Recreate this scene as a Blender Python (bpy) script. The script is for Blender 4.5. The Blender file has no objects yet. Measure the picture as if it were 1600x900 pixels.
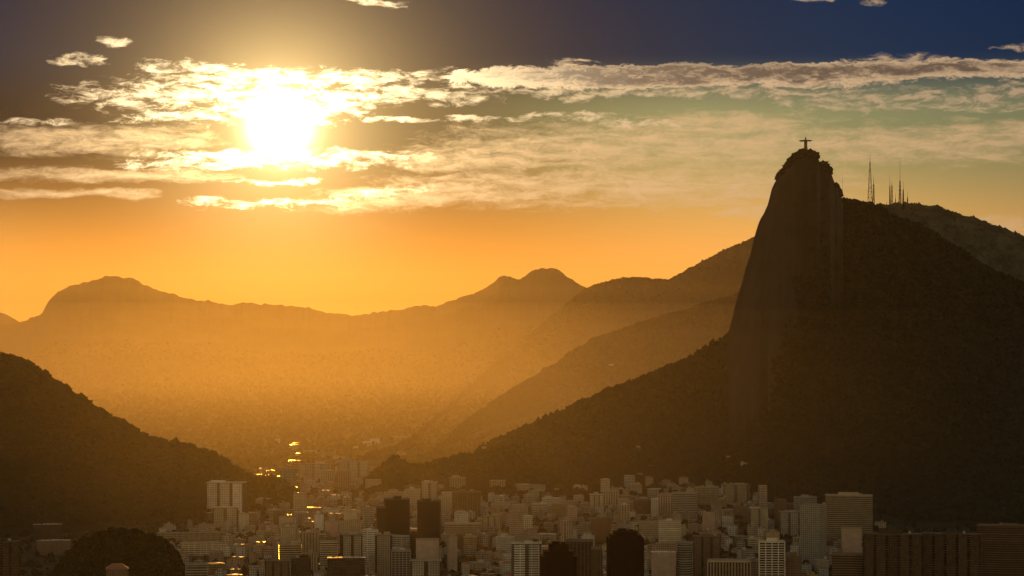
import bpy, math, random
import numpy as np
from mathutils import Vector, Matrix
from mathutils.bvhtree import BVHTree

R = math.radians
scene = bpy.context.scene
COL = scene.collection
rng = random.Random(11)
nrng = np.random.default_rng(5)

# ------------------------------------------------------------------ camera
FPX = 3910.0                      # focal length in pixels of the 1600 wide photograph
CAM = Vector((0.0, 0.0, 396.0))
PITCH = R(0.22)
cam_data = bpy.data.cameras.new('camera')
cam_data.sensor_width = 36.0
cam_data.lens = 36.0 * FPX / 1600.0
cam_data.clip_start = 5.0
cam_data.clip_end = 80000.0
cam = bpy.data.objects.new('camera', cam_data)
COL.objects.link(cam)
cam.location = CAM
cam.rotation_euler = (R(90) + PITCH, 0, 0)
scene.camera = cam

FWD = Vector((0, math.cos(PITCH), math.sin(PITCH)))
UPV = Vector((0, -math.sin(PITCH), math.cos(PITCH)))


def at(px, py, dist):
    """World point that lies `dist` metres away along the ground on the line of sight through a photo pixel."""
    d = FWD * FPX + Vector((1, 0, 0)) * (px - 800.0) + UPV * (450.0 - py)
    k = dist / d.y
    return CAM + d * k


def project(p):
    d = Vector(p) - CAM
    y = d.dot(FWD)
    return 800 + FPX * d.x / y, 450 - FPX * d.dot(UPV) / y


# ------------------------------------------------------------------ light
SUN_AZ = R(-5.30)                 # from +Y towards +X
SUN_EL = R(3.92)
SUN_DIR = Vector((math.sin(SUN_AZ) * math.cos(SUN_EL), math.cos(SUN_AZ) * math.cos(SUN_EL), math.sin(SUN_EL)))
sun_data = bpy.data.lights.new('sun', 'SUN')
sun_data.energy = 0.48
sun_data.angle = R(0.5)
sun_data.color = (1.0, 0.36, 0.02)
sun = bpy.data.objects.new('sun', sun_data)
COL.objects.link(sun)
sun.rotation_euler = SUN_DIR.to_track_quat('Z', 'Y').to_euler()
sun.location = (0, 0, 1500)

HAZE_DENSITY = 0.68e-5
HAZE_ANISO = 0.86
HAZE_COLOR = (0.93, 0.92, 0.90)

scene.view_settings.view_transform = 'Standard'
scene.view_settings.look = 'None'
scene.view_settings.gamma = 1.0
scene.view_settings.use_curve_mapping = False
scene.view_settings.exposure = 0.0
scene.cycles.use_denoising = True
scene.cycles.max_bounces = 4
scene.cycles.transparent_max_bounces = 64
scene.cycles.volume_bounces = 0
scene.cycles.sample_clamp_indirect = 4.0


# ------------------------------------------------------------------ node helper
class NT:
    def __init__(self, tree):
        self.t = tree
        tree.nodes.clear()

    def n(self, typ, **kw):
        nd = self.t.nodes.new(typ)
        for k, v in kw.items():
            setattr(nd, k, v)
        return nd

    def put(self, sock, v):
        if hasattr(v, 'is_output'):
            self.t.links.new(v, sock)
        elif isinstance(v, (tuple, list)) and sock.type == 'RGBA' and len(v) == 3:
            sock.default_value = (*v, 1.0)
        else:
            sock.default_value = v

    def m(self, op, a, b=None, c=None, clamp=False):
        nd = self.n('ShaderNodeMath', operation=op, use_clamp=clamp)
        for i, v in enumerate((a, b, c)):
            if v is not None:
                self.put(nd.inputs[i], v)
        return nd.outputs[0]

    def vm(self, op, a, b=None):
        nd = self.n('ShaderNodeVectorMath', operation=op)
        self.put(nd.inputs[0], a)
        if b is not None:
            self.put(nd.inputs['Scale' if op == 'SCALE' else 1], b)
        return nd.outputs['Value'] if op in ('DOT_PRODUCT', 'LENGTH') else nd.outputs[0]

    def mix(self, f, a, b, blend='MIX'):
        nd = self.n('ShaderNodeMix', data_type='RGBA', blend_type=blend)
        self.put(nd.inputs[0], f)
        self.put(nd.inputs[6], a)
        self.put(nd.inputs[7], b)
        return nd.outputs[2]

    def comb(self, x, y, z):
        nd = self.n('ShaderNodeCombineXYZ')
        for i, v in enumerate((x, y, z)):
            self.put(nd.inputs[i], v)
        return nd.outputs[0]

    def noise(self, vec, scale, detail=4.0, rough=0.55, dist=0.0, lac=2.0):
        nd = self.n('ShaderNodeTexNoise')
        self.put(nd.inputs['Vector'], vec)
        nd.inputs['Scale'].default_value = scale
        nd.inputs['Detail'].default_value = detail
        nd.inputs['Roughness'].default_value = rough
        nd.inputs['Lacunarity'].default_value = lac
        nd.inputs['Distortion'].default_value = dist
        return nd.outputs[0]

    def step(self, v, lo, hi):
        nd = self.n('ShaderNodeMapRange', interpolation_type='SMOOTHSTEP')
        self.put(nd.inputs[0], v)
        self.put(nd.inputs[1], lo)
        self.put(nd.inputs[2], hi)
        return nd.outputs[0]


# ------------------------------------------------------------------ sky
world = bpy.data.worlds.new('World')
scene.world = world
world.use_nodes = True
W = NT(world.node_tree)
wout = W.n('ShaderNodeOutputWorld')
bg = W.n('ShaderNodeBackground')
bg.inputs['Strength'].default_value = 0.10
W.t.links.new(bg.outputs[0], wout.inputs[0])
tc = W.n('ShaderNodeTexCoord')
sky_dir = W.vm('NORMALIZE', tc.outputs['Generated'])
sep = W.n('ShaderNodeSeparateXYZ')
W.put(sep.inputs[0], sky_dir)
dx, dy, dz = sep.outputs
DEG = 180 / math.pi
az = W.m('MULTIPLY', W.m('ARCTAN2', dx, dy), DEG)
el = W.m('MULTIPLY', W.m('ARCSINE', dz), DEG)
theta = W.m('MULTIPLY', W.m('ARCCOSINE', W.m('MINIMUM', W.vm('DOT_PRODUCT', sky_dir, tuple(SUN_DIR)), 0.9999999)), DEG)

skytex = W.n('ShaderNodeTexSky', sky_type='NISHITA')
skytex.sun_disc = False
skytex.sun_elevation = SUN_EL
skytex.sun_rotation = SUN_AZ
skytex.altitude = 400
skytex.air_density = 1.0
skytex.dust_density = 1.0
skytex.ozone_density = 2.0
# the photograph's strong colour grade: blue pushed deeper away from the sun, gold near it
far = W.step(theta, 3.0, 15.0)
g_low = W.mix(far, (0.14, 0.093, 0.042), (0.40, 0.36, 0.36))
g_mid = W.mix(W.step(az, -3.5, 5.5), (0.003, 0.008, 0.025), (0.18, 0.25, 0.26))
g_high = W.mix(far, (0.003, 0.012, 0.05), (0.0008, 0.030, 0.15))
g_cam = W.mix(W.step(el, 1.0, 3.9), g_low, g_mid)
g_cam = W.mix(W.step(el, 4.1, 5.6), g_cam, g_high)
g_back = W.mix(W.step(W.m('MULTIPLY', dy, -1.0), -0.3, 0.3), g_cam, (6.6, 3.4, 1.4))  # sky behind the camera brightened and warmed as added fill on the facades
grade = W.mix(W.step(el, 8.0, 25.0), g_back, (3.0, 1.75, 0.9))  # unseen overhead sky lifted too, for the same fill
sky = W.mix(1.0, skytex.outputs[0], grade, 'MULTIPLY')

PXD = 68.24                        # photo pixels in one degree


def A(px):
    return math.degrees(math.atan((px - 800) / FPX))


def E(py):
    return math.degrees(math.atan((465 - py) / FPX))


def bands(lst, azw, elw):
    out = None
    for cx, cy, hw, hh, tilt in lst:
        a0, e0 = A(cx), E(cy)
        da = W.m('SUBTRACT', azw, a0)
        du = W.m('DIVIDE', da, hw / PXD)
        dv = W.m('DIVIDE', W.m('SUBTRACT', W.m('SUBTRACT', elw, e0), W.m('MULTIPLY', da, tilt)), hh / PXD)
        du2 = W.m('MULTIPLY', du, du)
        m = W.m('SUBTRACT', W.m('SUBTRACT', 1.0, W.m('MULTIPLY', du2, du2)), W.m('MULTIPLY', dv, dv))
        out = m if out is None else W.m('MAXIMUM', out, m)
    return W.m('MAXIMUM', out, -6.0)


wv = W.comb(W.m('MULTIPLY', az, 1.1), W.m('MULTIPLY', el, 3.2), 3.7)
warp = W.noise(wv, 1.0, 3.0)
warp2 = W.noise(W.vm('ADD', wv, (31.0, 7.0, 2.0)), 1.0, 3.0)
azw = W.m('ADD', az, W.m('MULTIPLY', W.m('SUBTRACT', warp, 0.5), 0.9))
elw = W.m('ADD', el, W.m('MULTIPLY', W.m('SUBTRACT', warp2, 0.5), 0.30))
puff = W.noise(W.comb(W.m('MULTIPLY', azw, 1.9), W.m('MULTIPLY', elw, 6.0), 0.0), 1.0, 8.0, 0.62)
puff = W.m('SUBTRACT', puff, 0.5)
puff_up = W.noise(W.comb(W.m('MULTIPLY', azw, 1.9), W.m('ADD', W.m('MULTIPLY', elw, 6.0), 0.42), 0.0), 1.0, 8.0, 0.62)
under = W.step(W.m('SUBTRACT', W.m('SUBTRACT', puff_up, 0.5), puff), -0.03, 0.17)
fine = W.m('SUBTRACT', W.noise(W.comb(W.m('MULTIPLY', azw, 9.0), W.m('MULTIPLY', elw, 15.0), 5.0), 1.0, 5.0, 0.6), 0.5)
streak = W.m('SUBTRACT', W.noise(W.comb(W.m('MULTIPLY', azw, 0.8), W.m('MULTIPLY', elw, 5.0), 9.0), 1.0, 7.0, 0.62), 0.5)


def density(mask, gm, gp, gf, gs=0.0):
    d = W.m('ADD', W.m('MULTIPLY', mask, gm), W.m('MULTIPLY', puff, gp))
    d = W.m('ADD', d, W.m('MULTIPLY', fine, gf))
    return W.m('ADD', d, W.m('MULTIPLY', streak, gs)) if gs else d


# broken bright altocumulus round the sun, with a few stray scraps
flakes = bands([
    (470, 122, 250, 16, 0.0), (300, 112, 90, 12, -0.04), (290, 152, 190, 26, 0.0), (600, 148, 190, 16, 0.0), (430, 165, 170, 28, 0.0), (270, 185, 90, 10, 0.03),
    (117, 98, 44, 9, 0.0), (178, 71, 26, 6, 0.0), (585, 3, 52, 7, -0.06), (1275, 3, 32, 4, 0), (1365, 9, 20, 4, 0),
    (450, 248, 220, 15, 0.0), (300, 258, 130, 10, 0.0), (435, 284, 75, 5, 0.0), (410, 318, 130, 9, 0.0), (560, 308, 120, 8, 0.14), (60, 195, 60, 5, 0),
    (897, 150, 30, 10, 0), (890, 182, 90, 9, 0), (1010, 192, 80, 8, 0), (730, 185, 50, 8, 0), (620, 188, 70, 5, 0), (1600, 82, 50, 4, 0), (900, 96, 40, 6, 0),
    (1030, 143, 260, 11, 0.0), (1250, 146, 120, 8, 0), (1440, 161, 240, 18, 0.0), (1600, 152, 90, 20, 0.0), (1410, 96, 60, 9, 0),
], azw, elw)
d_fl = density(flakes, 0.36, 2.5, 0.75)
a_fl = W.step(d_fl, -0.08, 0.85)
k_fl = W.step(d_fl, 0.45, 1.1)

# the long roll of stratocumulus to the right, thick enough to be dark inside
roll = bands([
    (1100, 120, 400, 20, 0.0), (1400, 113, 300, 16, 0.004), (860, 122, 180, 18, 0.0),
], azw, elw)
d_ro = density(roll, 0.80, 1.6, 0.9)
a_ro = W.step(d_ro, 0.0, 0.40)
heart = bands([(1090, 116, 330, 15, 0.0), (1380, 112, 240, 11, 0.006), (1000, 122, 150, 14, 0.0)], azw, elw)
k_ro = W.step(W.m('ADD', W.m('ADD', W.m('MULTIPLY', heart, 0.7), W.m('MULTIPLY', puff, 2.4)), W.m('MULTIPLY', fine, 1.2)), -0.15, 0.8)

# thin veils lower down
soft = bands([
    (1000, 232, 380, 46, 0.02), (1420, 228, 280, 36, 0.0), (760, 250, 170, 26, 0.0), (980, 290, 400, 40, 0.0),
    (1130, 196, 150, 24, 0.0), (130, 222, 210, 27, 0.0), (160, 276, 210, 13, 0.0), (110, 304, 150, 9, 0.0),
    (690, 302, 230, 24, 0.08), (1560, 215, 140, 26, 0.0), (1500, 355, 200, 16, 0), (1240, 330, 130, 14, 0),
], azw, elw)
d_so = density(soft, 0.60, 1.2, 0.5, 1.5)
a_so = W.m('MULTIPLY', W.step(d_so, -0.12, 1.05), 0.90)

near = W.m('POWER', 2.718, W.m('MULTIPLY', theta, -1 / 1.9))
mid_ = W.m('POWER', 2.718, W.m('MULTIPLY', theta, -1 / 7.0))


def lit(base, k1, c1, k2, c2):
    a = W.vm('SCALE', c1, W.m('MULTIPLY', near, k1))
    b = W.vm('SCALE', c2, W.m('MULTIPLY', mid_, k2))
    return W.vm('ADD', W.vm('ADD', base, a), b)


c_soft = lit((6.0, 3.8, 1.95), 30.0, (1, 0.72, 0.32), 4.0, (1.0, 0.62, 0.25))
c_bright = lit((4.6, 3.1, 1.85), 65.0, (1, 0.82, 0.45), 7.0, (1.0, 0.68, 0.33))
c_dark = lit((1.15, 0.80, 0.58), 60.0, (1, 0.8, 0.5), 1.0, (1.0, 0.7, 0.4))
sky = W.mix(a_so, sky, c_soft)
sky = W.mix(a_ro, sky, W.mix(W.m('MAXIMUM', k_ro, W.m('MULTIPLY', under, 0.55)), c_bright, c_dark))
sky = W.mix(a_fl, sky, W.mix(W.m('MAXIMUM', W.m('MULTIPLY', k_fl, 0.6), W.m('MULTIPLY', under, 0.65)), c_bright, c_dark))
# the sun itself, blown out behind the thin cloud, and its aureole
disc = W.m('POWER', 2.718, W.m('MULTIPLY', W.m('MULTIPLY', theta, theta), -1 / 0.25))
aure = W.m('POWER', 2.718, W.m('MULTIPLY', theta, -1 / 1.3))
sky = W.vm('ADD', sky, W.vm('SCALE', (1.0, 0.88, 0.62), W.m('MULTIPLY', disc, 90.0)))
sky = W.vm('ADD', sky, W.vm('SCALE', (1.0, 0.66, 0.24), W.m('MULTIPLY', aure, 28.0)))
W.put(bg.inputs['Color'], sky)
world.cycles.sampling_method = 'MANUAL'
world.cycles.sample_map_resolution = 1024


# ------------------------------------------------------------------ materials
def new_mat(name):
    m = bpy.data.materials.new(name)
    m.use_nodes = True
    t = NT(m.node_tree)
    out = t.n('ShaderNodeOutputMaterial')
    bs = t.n('ShaderNodeBsdfPrincipled')
    t.t.links.new(bs.outputs[0], out.inputs[0])
    return m, t, bs


def veg_mat(name, dark, light, scale, rock=None):
    m, t, bs = new_mat(name)
    tcn = t.n('ShaderNodeTexCoord')
    n1 = t.noise(tcn.outputs['Object'], scale, 6.0, 0.65)
    c = t.mix(t.step(n1, 0.35, 0.65), dark, light)
    if rock:
        geo = t.n('ShaderNodeNewGeometry')
        s = t.n('ShaderNodeSeparateXYZ')
        t.put(s.inputs[0], geo.outputs['True Normal'])
        mp = t.n('ShaderNodeMapping')
        t.put(mp.inputs[0], tcn.outputs['Object'])
        mp.inputs['Scale'].default_value = (1, 1, 0.12)
        n2 = t.noise(mp.outputs[0], 0.02, 6.0, 0.6)
        steep = t.step(t.m('SUBTRACT', t.m('MULTIPLY', n2, 0.5), s.outputs[2]), -0.35, -0.12)
        rk = t.mix(t.step(n2, 0.3, 0.7), rock, tuple(x * 0.55 for x in rock))
        c = t.mix(steep, c, rk)
    t.put(bs.inputs['Base Color'], c)
    bs.inputs['Roughness'].default_value = 0.95
    bs.inputs['Specular IOR Level'].default_value = 0.15
    return m


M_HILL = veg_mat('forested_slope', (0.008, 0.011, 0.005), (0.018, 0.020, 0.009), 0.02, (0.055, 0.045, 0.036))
M_SKYLIT = veg_mat('painted_skylit_green', (0.045, 0.048, 0.036), (0.085, 0.086, 0.066), 0.02)  # vegetation paled and greyed: ambient light painted into the rear ridge's colour
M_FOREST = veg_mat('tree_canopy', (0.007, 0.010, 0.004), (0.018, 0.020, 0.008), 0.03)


# ------------------------------------------------------------------ mesh helpers
def mesh_np(name, V, F, mat, smooth=False, parent=None, loc=None):
    """V (n,3) float, F (m,k) int -> one linked mesh object."""
    me = bpy.data.meshes.new(name)
    V = np.asarray(V, dtype=np.float32)
    F = np.asarray(F, dtype=np.int32)
    k = F.shape[1]
    me.vertices.add(len(V))
    me.vertices.foreach_set('co', V.ravel())
    me.loops.add(F.size)
    me.loops.foreach_set('vertex_index', F.ravel())
    me.polygons.add(len(F))
    me.polygons.foreach_set('loop_start', np.arange(0, F.size, k, dtype=np.int32))
    me.polygons.foreach_set('use_smooth', np.full(len(F), smooth, dtype=bool))
    me.update(calc_edges=True)
    me.validate()
    if mat:
        me.materials.append(mat)
    o = bpy.data.objects.new(name, me)
    COL.objects.link(o)
    if parent is not None:
        o.parent = parent
    if loc is not None:
        o.location = loc
    return o


def tag(o, label=None, cat=None, group=None, kind=None):
    if label:
        o['label'] = label
    if cat:
        o['category'] = cat
    if group:
        o['group'] = group
    if kind:
        o['kind'] = kind
    return o


def vnoise(x, y, seed=0):
    """Smooth value noise, numpy arrays in, roughly -1..1 out."""
    def h(i, j):
        n = (i * 374761393 + j * 668265263 + seed * 974634213) & 0x7fffffff
        n = ((n ^ (n >> 13)) * 1274126177) & 0x7fffffff
        return ((n ^ (n >> 16)) & 0xffff) / 32767.5 - 1.0
    xi = np.floor(x).astype(np.int64)
    yi = np.floor(y).astype(np.int64)
    fx = x - xi
    fy = y - yi
    fx = fx * fx * (3 - 2 * fx)
    fy = fy * fy * (3 - 2 * fy)
    a = h(xi, yi) * (1 - fx) + h(xi + 1, yi) * fx
    b = h(xi, yi + 1) * (1 - fx) + h(xi + 1, yi + 1) * fx
    return a * (1 - fy) + b * fy


def fbm(x, y, octv=4, seed=0):
    s, a, out = 1.0, 0.5, 0
    for i in range(octv):
        out = out + a * vnoise(x * s, y * s, seed + i)
        s *= 2.03
        a *= 0.5
    return out


# ------------------------------------------------------------------ ground
m_ground, t, bs = new_mat('city_ground')
tcn = t.n('ShaderNodeTexCoord')
g1 = t.noise(tcn.outputs['Object'], 0.012, 5.0, 0.6)
g2 = t.noise(tcn.outputs['Object'], 0.08, 3.0, 0.6)
sg = t.n('ShaderNodeSeparateXYZ')
t.put(sg.inputs[0], tcn.outputs['Object'])
urban = t.mix(t.step(g1, 0.4, 0.6), t.mix(g2, (0.02, 0.026, 0.012), (0.04, 0.044, 0.022)), t.mix(g2, (0.035, 0.032, 0.029), (0.09, 0.08, 0.07)))
t.put(bs.inputs['Base Color'], t.mix(t.step(t.m('ADD', sg.outputs[1], t.m('MULTIPLY', g1, 900.0)), 5600, 6500), urban, t.mix(g2, (0.012, 0.017, 0.007), (0.03, 0.034, 0.014))))
bs.inputs['Roughness'].default_value = 0.95
bs.inputs['Specular IOR Level'].default_value = 0.05
n = 60
gx = np.linspace(-9000, 9000, n)
gy = np.linspace(-800, 26000, n)
GX, GY = np.meshgrid(gx, gy)
V = np.stack([GX.ravel(), GY.ravel(), np.zeros(n * n)], 1)
I = np.arange(n * n).reshape(n, n)
F = np.stack([I[:-1, :-1].ravel(), I[:-1, 1:].ravel(), I[1:, 1:].ravel(), I[1:, :-1].ravel()], 1)
tag(mesh_np('ground', V, F, m_ground), 'flat green and grey city ground on the valley floor', None, kind='structure')

# ------------------------------------------------------------------ hills
HILLS = {}


def lerp_list(v, x):
    if isinstance(v, (int, float)):
        return np.full_like(x, float(v))
    xs, ys = zip(*v)
    return np.interp(x, xs, ys)


def hill(key, label, pts, D, Df, back, p_front=1.7, amp=14.0, bump=2.0, step=2.0, rows=70, seed=1, mat=M_HILL, name='mountain', wl=260.0):
    xs, ys = zip(*pts)
    px = np.arange(xs[0], xs[-1] + step, step)
    py = np.interp(px, xs, ys)
    # rounded a little so that the traced outline has no corners, then roughened by gullies and crowns
    k = np.array([1, 2, 3, 2, 1.0]); k /= k.sum()
    pyp = np.pad(py, 2, mode='edge')
    py = 0.5 * py + 0.5 * np.convolve(pyp, k, 'valid')
    Dr = lerp_list(D, px)
    Dfo = lerp_list(Df, px)
    d = Dr
    dirx = (px - 800) / FPX
    zr = CAM.z + d * (math.sin(PITCH) * FPX + math.cos(PITCH) * (450 - py)) / (FPX * math.cos(PITCH) - math.sin(PITCH) * (450 - py))
    zr = zr + bump * fbm(dirx * 5200 / 9.0, np.zeros_like(px) + seed, 3, seed)
    tf = np.linspace(0, 1, rows)[::-1] ** 1.35        # 1 at the front foot, 0 at the ridge
    tb = np.linspace(0, 1, 22)[1:] ** 1.2
    dist = []
    zz = []
    for tt in tf:
        dist.append(Dr + (Dfo - Dr) * tt)
        zz.append((zr + 12) * (1 - tt) ** p_front - 12)
    for tt in tb:
        dist.append(Dr + back * tt)
        zz.append((zr + 12) * (1 - tt) ** 1.5 - 12)
    dist = np.array(dist)
    zz = np.array(zz)
    X = dist * dirx[None, :]
    Y = dist
    T = np.concatenate([tf, tb])[:, None]
    w = np.clip(np.minimum(T, 1 - T) * 5.0, 0, 1) * np.clip(zz / 40.0, 0, 1)
    gul = fbm(X / wl + 3.1 * seed, Y / (wl * 2.2), 5, seed)
    zz = zz + w * amp * gul * 2 + np.clip(zz / 20, 0, 1) * 1.6 * fbm(X / 11.0, Y / 11.0, 2, seed + 9)
    nr, nc = zz.shape
    V = np.stack([X.ravel(), Y.ravel(), zz.ravel()], 1)
    I = np.arange(nr * nc).reshape(nr, nc)
    F = np.stack([I[:-1, :-1].ravel(), I[:-1, 1:].ravel(), I[1:, 1:].ravel(), I[1:, :-1].ravel()], 1)
    o = tag(mesh_np(name, V, F, mat, smooth=True), label, kind='structure')
    HILLS[key] = dict(X=X, Y=Y, Z=zz, nf=rows, obj=o, bvh=BVHTree.FromPolygons([tuple(v) for v in V.tolist()], F.tolist()))
    return o


hill('edge', 'faint far peak at the end of the range', [(-900, 600), (-620, 530), (-450, 505), (-300, 484), (-220, 490), (-140, 474), (-60, 480), (-20, 486), (0, 488), (10, 491), (20, 497), (32, 504), (60, 530), (120, 600)],
     24000, 22500, 1500, seed=2, step=3)
hill('range', 'long hazy mountain range closing the valley, with a twin peak',
     [(-80, 545), (-30, 515), (0, 506), (25, 503), (36, 503), (45, 498), (60, 494), (66, 490), (72, 478), (79, 467), (90, 456), (105, 448), (130, 442), (150, 437), (160, 434), (168, 431),
      (178, 432), (190, 433), (202, 433), (212, 437), (222, 444), (235, 449), (250, 455), (270, 459), (290, 465), (310, 470), (328, 470), (345, 474), (358, 476), (372, 474), (388, 472), (400, 475), (420, 475),
      (450, 478), (465, 480), (482, 481), (497, 485), (515, 489), (535, 491), (556, 494), (568, 491), (580, 489), (595, 486), (612, 485), (635, 482), (650, 478), (668, 477), (682, 479), (692, 475), (710, 468),
      (727, 463), (745, 456), (760, 449), (772, 440), (780, 433), (788, 431), (796, 432), (806, 437), (813, 437), (822, 430), (833, 423), (845, 420), (858, 419), (868, 419), (876, 424), (884, 431), (895, 438), (912, 446),
      (940, 462), (1000, 490), (1100, 540)],
     [(-80, 20000), (690, 19500), (800, 18000), (1100, 18000)], [(-80, 9500), (300, 9000), (800, 9000), (1100, 9000)], 2500, p_front=2.0, amp=60, bump=13, seed=3, step=2.0, wl=600)
hill('spur_back', 'hazy wooded ridge climbing towards the steep peak from behind',
     [(560, 720), (640, 690), (700, 640), (740, 600), (780, 565), (815, 535), (840, 513), (860, 497), (885, 476), (905, 460), (915, 452), (930, 446), (948, 441), (965, 437), (980, 435), (1000, 435), (1020, 437), (1045, 438),
      (1060, 431), (1080, 419), (1095, 411), (1110, 403), (1125, 395), (1142, 387), (1160, 380), (1175, 373), (1200, 362), (1300, 350), (1400, 400)],
     [(560, 5800), (640, 6500), (700, 8600), (740, 10800), (800, 12800), (900, 13500), (1400, 14000)], [(560, 5400), (640, 6000), (700, 7800), (740, 9500), (800, 10800), (900, 11200), (1400, 11500)], 1600, p_front=1.4, amp=22, bump=5, seed=4, wl=420)
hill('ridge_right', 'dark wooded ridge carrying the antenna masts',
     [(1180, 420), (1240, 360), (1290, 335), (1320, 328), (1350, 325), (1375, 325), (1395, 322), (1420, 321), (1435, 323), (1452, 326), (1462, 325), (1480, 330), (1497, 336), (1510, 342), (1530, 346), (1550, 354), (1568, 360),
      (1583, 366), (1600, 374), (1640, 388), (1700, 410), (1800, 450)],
     6800, 6350, 900, p_front=1.4, amp=18, bump=7, seed=5, wl=380, mat=M_SKYLIT)
hill('spur_front', 'wooded spur running down into the valley from the steep peak',
     [(600, 745), (640, 728), (680, 704), (700, 688), (720, 668), (740, 651), (760, 637), (780, 623), (800, 610), (815, 600), (835, 592), (850, 579), (865, 572), (885, 557), (900, 546), (915, 539), (930, 529), (950, 522), (975, 515), (1000, 506),
      (1020, 500), (1045, 492), (1060, 488), (1080, 483), (1100, 475), (1120, 470), (1140, 465), (1160, 458), (1200, 450), (1300, 470)],
     [(600, 5500), (640, 5800), (680, 6250), (720, 7100), (760, 8100), (850, 9500), (1160, 10500), (1300, 10500)], [(600, 5200), (680, 5800), (760, 7000), (850, 8000), (1160, 8500), (1300, 8500)], 1300, p_front=1.3, amp=16, bump=6, seed=6, wl=300)
hill('peak', 'steep bare sided granite peak with wooded slopes below the statue',
     [(560, 792), (620, 772), (680, 744), (740, 712), (770, 695), (800, 681), (830, 668), (860, 655), (900, 636), (930, 623), (960, 610), (1005, 592), (1050, 574), (1080, 562), (1100, 550), (1120, 536), (1138, 518), (1146, 490), (1151, 468),
      (1156, 452), (1160, 438), (1165, 420), (1169, 408), (1174, 390), (1178, 374), (1183, 358), (1187, 346), (1193, 334), (1200, 318), (1203, 306), (1205, 298), (1209, 289), (1213, 281), (1218, 273), (1224, 266), (1231, 258), (1236, 254), (1241, 247),
      (1247, 242), (1254, 240), (1264, 240), (1272, 241), (1278, 244), (1281, 251), (1284, 258), (1292, 261), (1298, 266), (1301, 275), (1304, 285), (1309, 293), (1313, 303), (1317, 313), (1320, 316), (1330, 316), (1342, 319), (1353, 320), (1365, 324),
      (1376, 327), (1385, 332), (1392, 338), (1402, 345), (1420, 351), (1430, 355), (1447, 361), (1460, 367), (1473, 377), (1490, 388), (1505, 395), (1517, 403), (1525, 412), (1545, 424), (1570, 434), (1600, 447), (1700, 490), (1850, 560)],
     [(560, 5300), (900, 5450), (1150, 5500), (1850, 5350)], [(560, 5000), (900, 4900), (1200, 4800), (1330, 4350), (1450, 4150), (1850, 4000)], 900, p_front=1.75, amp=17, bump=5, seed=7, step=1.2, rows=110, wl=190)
hill('shoulder', 'low wooded knoll and shoulder with houses above the city',
     [(520, 790), (545, 772), (560, 760), (575, 746), (585, 738), (600, 728), (609, 720), (617, 716), (625, 719), (633, 725), (642, 728), (658, 732), (668, 727), (690, 720), (705, 717), (725, 714), (742, 711), (756, 702), (768, 700), (790, 697), (830, 702), (880, 716), (960, 738), (1050, 760), (1140, 772), (1230, 795)],
     [(520, 5000), (620, 5050), (1230, 5000)], 4720, 500, p_front=1.2, amp=6, bump=6, seed=8, step=1.5, wl=120)
hill('hill_left', 'dark wooded hill falling to the valley on the left',
     [(-320, 470), (-200, 490), (-100, 520), (-40, 545), (0, 558), (15, 560), (30, 566), (50, 577), (65, 585), (80, 597), (95, 606), (110, 617), (126, 627), (140, 637), (155, 646), (170, 655), (185, 661), (200, 670), (215, 681), (232, 688), (246, 692), (262, 697), (280, 698),
      (295, 702), (312, 706), (325, 710), (337, 717), (350, 726), (365, 735), (380, 746), (395, 752), (420, 752), (440, 756), (465, 775), (500, 800)],
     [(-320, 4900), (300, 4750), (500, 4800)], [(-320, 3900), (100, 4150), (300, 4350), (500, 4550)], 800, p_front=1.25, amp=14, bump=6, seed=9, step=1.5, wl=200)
hill('hillock', 'small dark wooded hillock among the nearest roofs',
     [(60, 925), (80, 905), (100, 880), (112, 866), (125, 852), (142, 845), (160, 838), (178, 833), (192, 831), (206, 834), (222, 838), (240, 843), (255, 848), (265, 858), (277, 868), (284, 882), (290, 900), (300, 925)],
     3330, 3150, 170, p_front=0.8, amp=5, bump=4, seed=10, step=1.5, rows=40, wl=60, name='hill')


def ground_z(x, y):
    best = 0.0
    for h in HILLS.values():
        hit = h['bvh'].ray_cast(Vector((x, y, 3000)), Vector((0, 0, -1)))
        if hit[0] is not None and hit[0].z > best:
            best = hit[0].z
    return best


# forest: crowns scattered over the slopes, countless, one object for each hill
ico_v = None


def ico(sub):
    import bmesh
    bm = bmesh.new()
    bmesh.ops.create_icosphere(bm, subdivisions=sub, radius=1.0)
    v = np.array([x.co[:] for x in bm.verts])
    f = np.array([[q.index for q in p.verts] for p in bm.faces])
    bm.free()
    return v, f


ICO1, ICO2 = ico(1), ico(2)


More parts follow.
